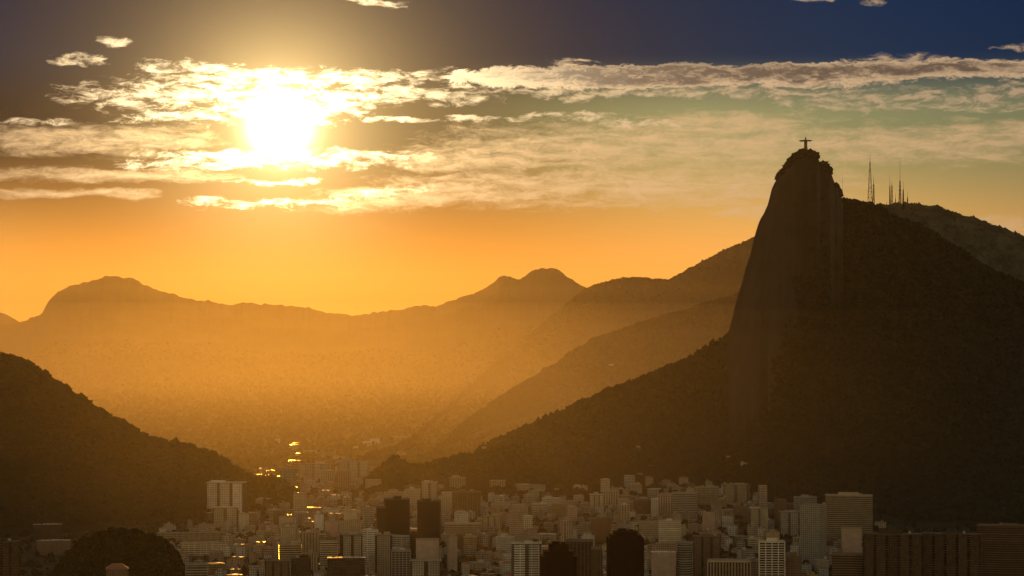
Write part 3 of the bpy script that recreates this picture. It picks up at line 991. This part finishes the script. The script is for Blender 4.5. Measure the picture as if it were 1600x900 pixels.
hero('apartment_block', 'plain brown slab beside the round balcony tower', 'the plain brown slab', 1083, 1126, 838, 3450, 'bays', 'brown', n=3, extra='dark', roof='mast')
hero('warehouse', 'building with a blank gabled pale wall', 'the gabled pale wall', 1018, 1056, 862, 3350, 'plain', 'pink', pattern='blank', roof='sheet')
hero('office_block', 'low wide building with a row of arches along its front', 'the low arcaded building', 1106, 1172, 877, 3200, 'piers', 'beige', n=14, extra='dark', roof='bare')
hero('apartment_block', 'long dark slab of flats with vertical recesses, first from the pale towers', 'the first dark slab', 1349, 1441, 834, 3300, 'bays', 'umber', n=5, extra='black', roof='tank')
hero('apartment_block', 'long dark slab of flats, middle one of the dim row', 'the middle dark slab', 1441, 1531, 834, 3320, 'bays', 'umber', n=5, extra='black', roof='mast')
hero('apartment_block', 'dim slab of flats with horizontal balconies closing the dark row', 'the last dim slab', 1528, 1612, 821, 3450, 'balconies', 'brown', n='dark', roof='tank')
hero('apartment_tower', 'pale slim twin tower, wider one of the pair', 'the wider twin tower', 1171, 1187, 794, 4150, 'bays', 'cream', n=1, extra='brown', roof='bare')
hero('apartment_tower', 'pale slim twin tower, narrower one of the pair', 'the narrower twin tower', 1188, 1200, 795, 4170, 'plain', 'cream', pattern='blank', roof='bare')
hero('apartment_block', 'pale block with tall window columns behind the stepped black tower', 'the column window block', 921, 944, 773, 4600, 'bays', 'cream', n=3, extra='brown')
hero('apartment_block', 'pale block crowded behind the column window block', 'the crowded pale block', 943, 966, 768, 4750, 'plain', 'beige', pattern='columns')
hero('office_block', 'dark square block wedged between pale blocks', 'the wedged dark block', 990, 1018, 782, 4500, 'plain', 'dark', pattern='strips', roof='bare')
hero('apartment_block', 'white narrow block against the wedged dark block', 'the white narrow block', 1017, 1029, 780, 4480, 'plain', 'white', roof='bare')
hero('apartment_block', 'white block with a curved brow in front of the grey banded office', 'the curved brow block', 1030, 1063, 814, 3900, 'balconies', 'white', n='beige', roof='tank')
hero('apartment_block', 'greyish tower group seen beside the tall sunlit edge tower', 'the greyish tower', 1218, 1249, 800, 4150, 'bays', 'grey', n=2, extra='brown', roof='tank')
hero('apartment_tower', 'black tower cut by the frame beside the small hillock', 'the cut black tower', -12, 30, 846, 3080, 'bays', 'dark', n=3, extra='black', roof='tank')
hero('house', 'house with a pale hipped roof before the small dark hillock', 'the hipped roof house', 166, 200, 888, 2980, 'plain', 'brown', roof='tile', depth=20)
hero('apartment_block', 'dark block with three pale balcony rings near the hillock', 'the balcony ring block', 291, 324, 882, 3080, 'balconies', 'grey', roof='bare', depth=20)
hero('school_building', 'long low pale building at the foot of the wooded hill', 'the long low building', 246, 344, 833, 4080, 'plain', 'beige', pattern='strips', roof='bare', depth=18)
hero('school_building', 'shorter low pale wing before the long low building', 'the short low wing', 284, 342, 848, 3850, 'plain', 'cream', pattern='strips', roof='bare', depth=14)
hero('house', 'faint pale house high at the foot of the dark hill', 'the faint hill house', 52, 96, 819, 4050, 'plain', 'dark', roof='sheet', depth=14)
hero('house', 'faint low roof below the faint hill house', 'the faint low roof', 58, 110, 844, 3850, 'plain', 'brown', roof='sheet', depth=14)
hero('apartment_block', 'pale banded block above the lowest roofs near the valley axis', 'the pale banded block', 436, 471, 850, 3650, 'bands', 'beige', roof='tank')
hero('apartment_block', 'pale block with window columns beside the pale banded block', 'the mid pale block', 470, 499, 832, 3800, 'plain', 'beige', pattern='columns')
hero('apartment_block', 'pale block standing above its banded neighbour', 'the taller pale neighbour', 438, 463, 823, 3950, 'plain', 'beige', pattern='windows')
hero('apartment_block', 'striped pale block before the domed dark tower', 'the striped pale block', 500, 527, 846, 3650, 'bands', 'cream', roof='bare')
hero('apartment_block', 'dark brick block low in the city near the valley axis', 'the dark brick block', 455, 486, 872, 3250, 'plain', 'dark', roof='tank')
hero('apartment_block', 'brown block with dark openings beside the dark brick block', 'the brown open block', 414, 452, 876, 3200, 'bays', 'brown', n=3, extra='dark', roof='bare')
hero('apartment_block', 'white cube block with a blank wall left of the glass towers', 'the white cube block', 537, 558, 798, 4300, 'plain', 'cream', pattern='blank', roof='bare')
hero('apartment_block', 'wide pale block under the white cube block', 'the wide pale block', 530, 565, 815, 4100, 'plain', 'beige', roof='tank')
hero('apartment_block', 'small white block with a blank front beside the wide pale block', 'the small white block', 508, 529, 815, 4150, 'plain', 'pink', pattern='blank', roof='bare')
hero('apartment_block', 'small grey tower in front of the lone grey slab', 'the small grey tower', 458, 480, 772, 4500, 'plain', 'beige', roof='tank')
hero('apartment_block', 'brown slab on the flat near the domed dark tower', 'the low brown slab', 512, 570, 871, 3300, 'plain', 'dark', pattern='strips', roof='sheet', depth=14)
hero('apartment_block', 'pale tower with stacked balconies behind the white balcony block', 'the stacked pale tower', 753, 783, 806, 4250, 'bays', 'beige', n=3, extra='brown')
hero('apartment_block', 'cream tower with a bright roof edge in the middle of the city', 'the bright roof tower', 815, 832, 806, 4150, 'plain', 'cream', roof='sheet')
hero('apartment_block', 'long pale banded block in front of the dark ribbed office', 'the long banded block', 694, 752, 818, 4150, 'bands', 'cream', roof='bare', depth=15)
hero('apartment_block', 'dim block beside the white gridded building', 'the dim neighbour block', 1228, 1252, 868, 3300, 'plain', 'brown', pattern='strips', roof='tank')
hero('apartment_block', 'banded dim block below the tall sunlit edge tower', 'the dim banded block', 1300, 1348, 866, 3320, 'bands', 'brown', roof='bare')


# ------------------------------------------------------------------ the city between the landmarks
SIZE = ('small', 'low', 'mid height', 'tall', 'slim', 'broad')
ROOFWORD = {'bare': 'with a bare flat roof', 'tank': 'with a tank on its roof', 'sheet': 'with a sheet metal roof', 'tile': 'with a hipped tile roof'}
USED = set(o.get('label') for o in scene.objects if o.get('label'))


def near_label(px, pyt, D, hw, what, roofk=None):
    """A true phrase that ties a thing to the nearest landmark: what it is, and where it stands beside that landmark."""
    c = []
    for short, lx, lyt, lyb, lD, lhw in LAND:
        dx = (px - lx) / 1.0
        c.append((abs(dx) + abs(D - lD) * .05, short, dx, D - lD, lhw))
    c.sort()
    tries = []
    for _, short, dx, dD, lhw in c[:7]:
        if abs(dx) < lhw + hw * .5:
            rel = 'just behind' if dD > 0 else 'just in front of'
            if abs(dD) > 330:
                rel = 'some way behind' if dD > 0 else 'well in front of'
        else:
            side = 'left' if dx < 0 else 'right'
            far_ = abs(dx) > lhw + hw + 22
            rel = ('a little way ' if far_ else 'close on the ') + side + ' of'
        tries.append(f'{what} {rel} {short}')
        if roofk:
            tries.append(f'{what} {ROOFWORD[roofk]} {rel} {short}')
    for a in tries:
        if a not in USED and len(a.split()) <= 16:
            USED.add(a)
            return a
    for (_, s1, d1, e1, h1) in c[:5]:
        for (_, s2, d2, e2, h2) in c[1:8]:
            if s1 == s2 or d1 * d2 > 0:
                continue
            a = f'{what} between {s1} and {s2}'
            if a not in USED and len(a.split()) <= 16:
                USED.add(a)
                return a
    return None


def fill(px, D, w, d, H, color, pattern, roofk, yaw, z0=None, name='apartment_block', style='plain', what=None, group='buildings crowding the city floor'):
    P = at(px, 465, D)
    z0 = ground_z(P.x, P.y) - .5 if z0 is None else z0
    phi = math.atan2(P.x, P.y)
    tx, ty = project((P.x, P.y, z0 + H))
    hw = w / D * FPX / 2
    kind = 'low' if H < 13 else ('tall' if H > 36 else 'mid height')
    if H > 2.2 * w:
        kind = 'slim'
    elif w > 2.0 * H:
        kind = 'broad'
    what = what or f'{kind} {color} block'
    lab = near_label(tx, ty, D, hw, what, roofk)
    if lab is None:
        return None
    m = wall(color, pattern)
    mb = MB().box(-w / 2, w / 2, -d / 2, d / 2, 0, H)
    if style == 'slabs':
        k = 3.15
        while k < H - 1:
            mb.box(-w / 2 - .7, w / 2 + .7, -d / 2 - .9, d / 2 + .3, k - .5, k + .5)
            k += 3.15
    elif style == 'ribs':
        q = max(2, int(w / 5))
        for i in range(q + 1):
            x = -w / 2 + w * i / q
            mb.box(x - .6, x + .6, -d / 2 - .8, -d / 2 - .002, 0, H - .1)
    elif style == 'tower_bay':
        mb.box(-w * .18, w * .18, -d / 2 - 1.6, -d / 2 - .003, 0, H - 1.2)
    o = mb.build(name, m)
    o.location = (P.x, P.y, z0)
    o.rotation_euler = (0, 0, -phi + R(yaw))
    tag(o, lab, 'building' if name != 'house' else 'house', group)
    roofscape(o, w, d, H, roofk, wall(color, 'blank'), rng)
    FOOT.append((P.x, P.y, max(w, d) * .55))
    return o


def free(x, y, r, k=1.0):
    for fx, fy, fr in FOOT:
        if (fx - x) ** 2 + (fy - y) ** 2 < ((fr + r) * k) ** 2:
            return False
    return True


def hides_landmark(px, hw, pyt, D):
    for short, lx, lyt, lyb, lD, lhw in LAND:
        if D < lD and abs(px - lx) < lhw + hw * .8 and pyt < lyt + .62 * (min(lyb, 900) - lyt):
            return True
    return False


WEIGHTED = ['cream'] * 5 + ['beige'] * 5 + ['white'] * 3 + ['grey'] * 4 + ['pink'] * 3 + ['ochre'] * 2 + ['brown'] * 2
made, guard = 0, 0
while made < 190 and guard < 9000:
    guard += 1
    D = 3280 + 1850 * rng.random() ** .9
    lo = 300 if D > 3900 else 330
    hi = 1345
    if D > 4500:
        lo, hi = 400, 1240
    px = rng.uniform(lo, hi)
    if px > 560 and rng.random() < .15:
        px = rng.uniform(560, 1240)
    P = at(px, 465, D)
    gz = ground_z(P.x, P.y)
    if gz > 30:
        continue
    u = rng.random()
    if u < .30:
        H, w, d = rng.uniform(7, 14), rng.uniform(16, 38), rng.uniform(12, 20)
    elif u < .75:
        H, w, d = rng.uniform(16, 36), rng.uniform(16, 32), rng.uniform(12, 18)
    else:
        H, w, d = rng.uniform(34, 52), rng.uniform(12, 20), rng.uniform(12, 16)
    if px < 560:
        H *= .62
    if D < 3500:
        H *= .6
    if D > 4600:
        H *= .62
    hw = w / D * FPX / 2
    pyt = project((P.x, P.y, gz + H))[1]
    if not free(P.x, P.y, max(w, d) * .5, .8) or hides_landmark(px, hw, pyt, D):
        continue
    col = rng.choice(WEIGHTED)
    pat = rng.choice(['windows', 'windows', 'strips', 'columns', 'blank'])
    roofk = 'sheet' if (H < (26 if px < 660 else 15) and rng.random() < .6) else rng.choice(['tank', 'bare', 'tank', 'bare', 'tile' if H < 14 else 'tank'])
    st = rng.choice(['plain', 'slabs', 'ribs', 'tower_bay'])
    if fill(px, D, w, d, H, col, pat, roofk, rng.choice([-32, -18, -8, 0, 6, 14, 24, 35]) + rng.uniform(-4, 4), style=st):
        made += 1

# the low houses packed between the blocks, far more than one could list: one object
slots = [wall('cream', 'windows'), wall('beige', 'windows'), wall('white', 'windows'), wall('pink', 'windows'), wall('grey', 'strips'), TILE, ROOF, SHEET]
mb, mi = MB(), []
made, guard = 0, 0
while made < 900 and guard < 12000:
    guard += 1
    D = 3300 + 2300 * rng.random()
    px = rng.uniform(385 if D > 4400 else 250, (1480 if D < 4000 else 1380) if D < 4400 else 1190)
    P = at(px, 465, D)
    w, d, H = rng.uniform(8, 19), rng.uniform(8, 14), rng.uniform(6, 19)
    if not free(P.x, P.y, w * .4, .78):
        continue
    gz = ground_z(P.x, P.y)
    if gz > 22:
        continue
    if hides_landmark(px, w / D * FPX / 2, project((P.x, P.y, gz + H))[1], D):
        continue
    a = R(rng.uniform(-40, 40))
    ca, sa = math.cos(a), math.sin(a)
    b, nf0 = len(mb.v), len(mb.f)
    mb.box(-w / 2, w / 2, -d / 2, d / 2, -1, H)
    mi += [rng.randrange(5)] * 6
    if rng.random() < .35:
        n0 = len(mb.f)
        mb.hip(-w / 2 - .5, w / 2 + .5, -d / 2 - .5, d / 2 + .5, H, H + 2.6)
        mi += [5] * (len(mb.f) - n0)
    else:
        k = 7 if rng.random() < (.34 if px < 700 else .15) else 6
        n0 = len(mb.f)
        mb.box(-w / 2 - .3, w / 2 + .3, -d / 2 - .3, d / 2 + .3, H, H + .5)
        q = rng.uniform(-.3, .1) * w
        mb.box(q, q + 3.5, -2, 2, H + .5, H + 3.2)
        mi += [k] * 6 + [rng.randrange(5)] * 6
    for i in range(b, len(mb.v)):
        x, y, z = mb.v[i]
        mb.v[i] = (P.x + x * ca - y * sa, P.y + x * sa + y * ca, gz + z)
    FOOT.append((P.x, P.y, w * .45))
    made += 1
o = mb.build('low_houses', slots[0])
for m_ in slots[1:]:
    o.data.materials.append(m_)
o.data.polygons.foreach_set('material_index', mi)
tag(o, 'countless low houses packed between the apartment blocks', kind='stuff')

# the hazy far end of the valley
made, guard = 0, 0
FARSITE = ['the lone grey slab', 'the hazy wide block', 'the tall block by the knoll', 'the three bay white block', 'the hazy lower block']
for k in range(400):
    if made >= 16:
        break
    D = rng.uniform(5450, 7000)
    px = rng.uniform(385, 640)
    P = at(px, 465, D)
    gz = ground_z(P.x, P.y)
    if gz > 25:
        continue
    H, w, d = rng.uniform(6, 15), rng.uniform(14, 34), rng.uniform(12, 20)
    if not free(P.x, P.y, w * .5, .9):
        continue
    if fill(px, D, w, d, H, rng.choice(['cream', 'white', 'grey', 'beige']), 'windows', rng.choice(['sheet', 'bare', 'bare', 'tank']), rng.uniform(-25, 25), group='buildings far up the valley',
            what=rng.choice(['faint far off block', 'hazy far building', 'faint low far roof', 'hazy distant slab'])):
        made += 1

# villas on the wooded shoulder and the slope beyond it
made = 0
for k in range(300):
    if made >= 10:
        break
    px, py = rng.uniform(690, 1180), rng.uniform(700, 772)
    d_ = (at(px, py, 1000) - CAM).normalized()
    best = None
    for key in ('shoulder', 'peak'):
        h_ = HILLS[key]['bvh'].ray_cast(CAM, d_)
        if h_[0] is not None and (best is None or h_[3] < best[1]):
            best = (h_[0], h_[3])
    if best is None:
        continue
    P = best[0]
    if not free(P.x, P.y, 12, 1.0):
        continue
    w, d, H = rng.uniform(8, 14), rng.uniform(8, 12), rng.uniform(6, 9)
    if fill(px, P.y, w, d, H, rng.choice(['cream', 'white', 'beige', 'pink']), 'windows', rng.choice(['tile', 'bare', 'sheet']), rng.uniform(-30, 30), z0=P.z - 3, name='house',
            what=rng.choice(['hillside villa', 'small house on the slope', 'pale villa among trees', 'little hillside house']), group='houses on the wooded slope'):
        made += 1

P = at(955, 571, 100)
hit = HILLS['spur_front']['bvh'].ray_cast(CAM, (P - CAM).normalized())
if hit[0] is not None:
    o = MB().box(-11, 11, -7, 7, 0, 7).build('house', wall('white', 'windows'))
    o.location = hit[0] - Vector((0, 0, 2.5))
    tag(o, 'lone white house high on the hazy spur, its roof catching light', 'house')
    MB().box(-11.5, 11.5, -7.5, 7.5, 7, 7.6).build('roof', SHEET, o)

# ------------------------------------------------------------------ street trees among the blocks
M_BARK = simple('bark', (0.05, 0.035, 0.022), 0.9)


def crown_mesh(seed, n, spread):
    r = np.random.default_rng(seed)
    bv, bf = ICO1
    V, F = [], []
    for k in range(n):
        a, u = r.random() * 6.28, r.random() ** .5
        c = np.array([math.cos(a) * u * spread[0], math.sin(a) * u * spread[0], (r.random() - .35) * spread[1] * (1.1 - .5 * u)])
        s_ = r.uniform(.7, 1.5)
        v = bv * (1 + .35 * r.standard_normal((len(bv), 1))) * s_ * np.array([1, 1, .75]) + c
        F.append(bf + len(V) * len(bv))
        V.append(v)
    me_o = mesh_np('crown', np.concatenate(V), np.concatenate(F), M_FOREST)
    me = me_o.data
    bpy.data.objects.remove(me_o)
    return me


CROWNS = [crown_mesh(21, 70, (5.0, 5.2)), crown_mesh(22, 60, (4.2, 6.0)), crown_mesh(23, 90, (6.4, 4.6))]
tm = MB().bar((0, 0, -1), (.2, 0, 4.2), .55, .34, 8).bar((.2, 0, 4.1), (2.2, .6, 7.5), .3, .12, 6).bar((.2, 0, 4.1), (-1.8, -.8, 7.2), .28, .12, 6).bar((.2, 0, 4.1), (.4, 1.6, 8.0), .26, .1, 6)
TRUNK = tm.mesh('trunk', M_BARK)
made, guard = 0, 0
while made < 150 and guard < 8000:
    guard += 1
    D = 3230 + 1700 * rng.random() ** 1.1
    px = rng.uniform(20 if D < 4000 else 330, 1590 if D < 3600 else 1300)
    P = at(px, 465, D)
    gz = ground_z(P.x, P.y)
    if gz > 12 or not free(P.x, P.y, 3.0, .95):
        continue
    k = rng.randrange(3)
    kind = ('rounded dark tree', 'upright dark tree', 'spreading dark tree')[k]
    pp = project((P.x, P.y, gz + 12))
    lab = near_label(pp[0], pp[1], D, 4, kind)
    if lab is None:
        continue
    root = empty('broadleaf_tree', (P.x, P.y, gz), rng.uniform(0, 6.28))
    sc = rng.uniform(.75, 1.35)
    root.scale = (sc, sc, sc)
    tag(root, lab, 'tree', 'trees between the buildings')
    for nm, me, z in (('trunk', TRUNK, 0), ('crown', CROWNS[k], 8.2)):
        c = bpy.data.objects.new(nm, me)
        COL.objects.link(c)
        c.parent = root
        c.location = (0, 0, z)
    FOOT.append((P.x, P.y, 3))
    made += 1

# greenery filling every gap on the city floor
pts = []
guard = 0
while len(pts) < 5200 and guard < 40000:
    guard += 1
    D = 3200 + 2300 * rng.random()
    px = rng.uniform(-60, 1660)
    P = at(px, 465, D)
    gz = ground_z(P.x, P.y)
    if gz > 14 or not free(P.x, P.y, 2.0, .8):
        continue
    pts.append((P.x, P.y, gz))
pts = np.array(pts)
rv = 1.8 + 3.6 * nrng.random(len(pts)) ** 1.6
bv, bf = ICO1
Pv = bv[None] * (1 + 0.34 * nrng.standard_normal((len(pts), len(bv), 1))) * rv[:, None, None] + pts[:, None, :]
Pv[:, :, 2] += (rv * .7)[:, None]
tag(mesh_np('undergrowth', Pv.reshape(-1, 3), (bf[None] + (np.arange(len(pts)) * len(bv))[:, None, None]).reshape(-1, 3), M_FOREST), 'dark greenery filling the gaps between the houses', kind='stuff')

# ------------------------------------------------------------------ the avenue up the valley
m_road = simple('asphalt', (0.05, 0.047, 0.044), 0.95, spec=0.05, scale=0.05)
rp = [at(x, 465, D) for x, D in ((497, 3050), (500, 3400), (488, 3900), (470, 4400), (452, 4900), (432, 5500), (425, 6300), (440, 7400))]
mb = MB()
for a, b in zip(rp[:-1], rp[1:]):
    mb.v += [(a.x - 6, a.y, .25), (a.x + 6, a.y, .25), (b.x + 6, b.y, .25), (b.x - 6, b.y, .25)]
    k = len(mb.v) - 4
    mb.f.append((k, k + 1, k + 2, k + 3))
tag(mb.build('road', m_road), 'avenue running up the valley between the blocks', kind='structure')

# ------------------------------------------------------------------ statue on the summit
M_STONE = simple('soapstone', (0.09, 0.08, 0.07), 0.85, scale=0.5)
peak_h = HILLS['peak']
P = at(1258.8, 241, 5500)
zs = ground_z(P.x, P.y)
# the figure's height is fixed by the photograph: head at y 214
z_head = at(1258.8, 214.2, 5500).z
z_base = z_head - 38.0
st = empty('statue', (P.x, P.y, z_base), -math.atan2(P.x, P.y))
tag(st, 'giant stone statue of a robed figure with outstretched arms on the summit', 'statue')
MB().prism(disc(6.2, 8), min(zs, z_base) - 12 - z_base, .6).prism(disc(4.9, 8), .5, 1.4).prism([(-4.2, -4.2), (4.2, -4.2), (4.2, 4.2), (-4.2, 4.2)], 1.3, 8.0, [(-3.7, -3.7), (3.7, -3.7), (3.7, 3.7), (-3.7, 3.7)]).build('pedestal', M_STONE, st)


def loft(rings, name, mat, parent, n=28):
    """One closed surface through elliptical rings: (centre, half width vector, half depth vector, fold depth)."""
    V, F = [], []
    for c, a, b, fold in rings:
        c, a, b = Vector(c), Vector(a), Vector(b)
        for k in range(n):
            t_ = 2 * math.pi * k / n
            f = 1 + fold * math.cos(7 * t_)
            V.append(tuple(c + a * math.cos(t_) * f + b * math.sin(t_) * f))
    for i in range(len(rings) - 1):
        for k in range(n):
            q = (k + 1) % n
            F.append((i * n + k, i * n + q, (i + 1) * n + q, (i + 1) * n + k))
    F.append(tuple(range(n))[::-1])
    F.append(tuple((len(rings) - 1) * n + k for k in range(n)))
    return V, F


fig = MB()


def add(rings):
    V, F = loft(rings, '', None, None)
    b = len(fig.v)
    fig.v += V
    fig.f += [tuple(i + b for i in f) for f in F]


def ring(z, w, d, fold=0.0, y=0.0):
    return ((0, y, z), (w * (1.22 if z < 32.5 else 1.1), 0, 0), (0, d * 1.1, 0), fold)


add([ring(8.0, 3.5, 2.9, .07), ring(9, 3.4, 2.8, .07), ring(13, 3.15, 2.5, .06), ring(18, 2.9, 2.3, .05), ring(22, 2.75, 2.15, .04), ring(25.5, 2.9, 2.2, .03),
     ring(28.5, 3.3, 2.2, .02), ring(30.8, 3.5, 2.0), ring(32.0, 2.9, 1.7), ring(33.0, 1.7, 1.25), ring(33.7, 1.0, .95), ring(34.3, .95, .95), ring(35.0, 1.3, 1.3, 0, -.25), ring(35.9, 1.5, 1.55, 0, -.35),
     ring(36.9, 1.4, 1.5, 0, -.3), ring(37.6, .95, 1.05, 0, -.2), ring(38.0, .3, .35, 0, -.1)])
for s in (-1, 1):
    # arm with a hanging sleeve, then the hand
    add([((s * 1.5, 0, 30.4), (0, 0, 1.9), (0, 1.7, 0), 0), ((s * 4.0, -.1, 30.3), (0, 0, 1.7), (0, 1.35, 0), .03), ((s * 6.5, -.2, 30.0), (0, 0, 1.9), (0, 1.1, 0), .04), ((s * 9.0, -.3, 29.75), (0, 0, 1.95), (0, 1.0, 0), .04),
         ((s * 10.9, -.4, 29.7), (0, 0, 1.6), (0, .9, 0), .03), ((s * 11.2, -.4, 30.1), (0, 0, .85), (0, .6, 0), 0), ((s * 12.2, -.45, 30.25), (0, 0, .62), (0, .5, 0), 0), ((s * 13.0, -.5, 30.3), (0, 0, .75), (0, .42, 0), 0), ((s * 13.6, -.5, 30.3), (0, 0, .6), (0, .3, 0), 0), ((s * 14.1, -.5, 30.3), (0, 0, .25), (0, .15, 0), 0)])
    for q, (ly, lz) in enumerate(((1.25, .48), (1.45, .17), (1.4, -.14), (1.1, -.42))):
        fig.bar((s * 13.3, -.5, 30.3 + lz), (s * (13.3 + ly), -.55, 30.3 + lz * 1.15), .17, .11, 6)
    fig.bar((s * 12.6, -.7, 30.75), (s * 13.4, -.95, 31.2), .2, .13, 6)
# brow, nose, beard and hair of the bowed head
fig.bar((0, -1.7, 36.3), (0, -2.15, 35.75), .16, .24, 6)
for s in (-1, 1):
    fig.bar((s * .25, -1.75, 36.35), (s * .85, -1.6, 36.35), .16, .14, 6)
fig.v = [(x * (1.07 if abs(x) > 4 else 1.0), y, z) for x, y, z in fig.v]
o = fig.build('figure', M_STONE, st, smooth=True)
rm = o.modifiers.new('join', 'REMESH')
rm.mode = 'VOXEL'
rm.voxel_size = .16
rm.use_smooth_shade = True

# viewing terrace on the summit and its wall
tr = MB().prism(disc(10.5, 14), -14, -.2).prism(disc(10.9, 14), -.21, .5)
o = tr.build('viewing_terrace', M_STONE)
o.location = (P.x, P.y + 1, z_base - .8)
tag(o, 'round stone viewing terrace under the statue pedestal', 'terrace')

# ------------------------------------------------------------------ masts on the ridge


def mast(px, py_top, py_base, D, w_base, w_top, frac, label, hidden=False, name='antenna_mast', rleg=.6):
    pt = at(px, py_top, D)
    pb_ = at(px, py_base, D)
    gz = min(pb_.z, ground_z(pt.x, pt.y)) - 2 if not hidden else ground_z(pt.x, pt.y) - 2
    Ht = pt.z - gz
    root = empty(name, (pt.x, pt.y, gz), rng.uniform(-.3, .3))
    tag(root, label, 'mast', 'masts on the ridge')
    hl = Ht * frac
    for sx in (-1, 1):
        for sy in (-1, 1):
            MB().bar((sx * w_base / 2, sy * w_base / 2, 0), (sx * w_top / 2, sy * w_top / 2, hl), rleg, rleg * .7).build('leg', STEEL, root)
    br = MB()
    nsec = max(4, int(hl / (w_base * 1.0 + 2.5)))
    for k in range(nsec):
        f0, f1 = k / nsec, (k + 1) / nsec
        a0 = (w_base + (w_top - w_base) * f0) / 2
        a1 = (w_base + (w_top - w_base) * f1) / 2
        z0_, z1_ = hl * f0, hl * f1
        cs0 = [(-a0, -a0), (a0, -a0), (a0, a0), (-a0, a0)]
        cs1 = [(-a1, -a1), (a1, -a1), (a1, a1), (-a1, a1)]
        for i in range(4):
            j = (i + 1) % 4
            br.bar((*cs1[i], z1_), (*cs1[j], z1_), rleg * .6)
            br.bar((*cs0[i], z0_), (*cs1[j], z1_), rleg * .4)
            br.bar((*cs0[j], z0_), (*cs1[i], z1_), rleg * .4)
    br.build('lattice', STEEL, root)
    MB().bar((0, 0, hl - 1), (0, 0, Ht), max(w_top * .3, .55), .22, 6).build('antenna_pole', STEEL, root)
    if hl > 40:
        for f in (.45, .62, .8):
            a = (w_base + (w_top - w_base) * f) / 2 + .8
            MB().box(-a, a, -a, a, hl * f, hl * f + .9).build('platform', STEEL, root)
    return root


mast(1316.3, 276, 318, 6600, 4.0, 1.4, .55, 'thin lone mast rising just behind the steep peak', hidden=True)
mast(1359.4, 241, 323, 6800, 13.5, 1.8, .86, 'tallest broad based lattice mast, tapering to a spike')
mast(1365.0, 275, 325, 6780, 6.5, 2.4, .82, 'narrow lattice mast leaning close against the tallest broad mast')
mast(1390.4, 275, 323, 6800, 3.2, 1.3, .7, 'thin mast in the middle cluster, higher of its pair')
mast(1393.6, 283, 323, 6820, 5.6, 2.6, .85, 'squat lattice mast in the middle cluster, wider of its pair')
mast(1399.3, 302, 323, 6800, 2.0, 1.0, .6, 'short thin pole between the middle cluster and the tall needle')
mast(1406.2, 248, 323, 6800, 6.8, 1.6, .55, 'tall needle mast with a lattice foot')
mast(1411.3, 284, 323, 6790, 4.2, 1.6, .75, 'slim mast against the tall needle')
mast(1418.0, 299, 322, 6800, 3.4, 1.4, .6, 'last short mast on the ridge beyond the needle')
mast(1385.5, 314, 324, 6800, 1.6, .9, .6, 'tiny pole before the middle cluster')
mast(1517.0, 337, 347, 6800, 1.6, .9, .6, 'tiny pole alone down the ridge')

# ------------------------------------------------------------------ birds
M_BIRD = simple('dark_feathers', (0.02, 0.018, 0.016), 0.8)


def bird(px, py, D, roll, label):
    mb = MB()
    V, F = loft([((0, -.42, 0), (.02, 0, 0), (0, 0, .02), 0), ((0, -.30, .01), (.07, 0, 0), (0, 0, .07), 0), ((0, -.1, 0), (.11, 0, 0), (0, 0, .1), 0), ((0, .15, 0), (.09, 0, 0), (0, 0, .07), 0), ((0, .5, .02), (.1, 0, 0), (0, 0, .02), 0)], '', None, None, 10)
    mb.v, mb.f = list(V), list(F)
    for s in (-1, 1):
        b = len(mb.v)
        prof = [(0.05, .16, -.12, .03), (.5, .12, -.12, .22), (.85, .02, -.16, .20), (1.25, -.12, -.2, .05)]
        for x, y0, y1, z in prof:
            mb.v += [(s * x, -y0, z + .02), (s * x, -y1, z), (s * x, -y1, z - .02), (s * x, -y0, z - .03)]
        for i in range(3):
            for k in range(4):
                q = (k + 1) % 4
                f = (b + i * 4 + k, b + i * 4 + q, b + (i + 1) * 4 + q, b + (i + 1) * 4 + k)
                mb.f.append(f if s > 0 else f[::-1])
        mb.f.append((b + 12, b + 13, b + 14, b + 15))
    o = mb.build('bird', M_BIRD)
    o.location = at(px, py, D)
    o.rotation_euler = (R(rng.uniform(-10, 15)), R(roll), rng.uniform(-.5, .5))
    tag(o, label, 'bird', 'birds in the sky')


bird(1050, 314, 2400, 15, 'dark bird gliding, upper of two close together in the sky')
bird(1051.5, 322, 2450, -12, 'dark bird gliding, lower of two close together in the sky')
bird(1058, 343, 2500, 20, 'dark bird alone beneath the close pair in the sky')
bird(563, 393, 2600, -18, 'dark bird against the orange sky over the far range')
bird(885, 528, 2000, 10, 'dark bird crossing the hazy wooded ridge')
bird(1069, 529, 2300, -8, 'dark bird crossing the hazy spur beside the steep peak')
bird(152, 388, 2700, 14, 'dark bird high over the rounded far summit')
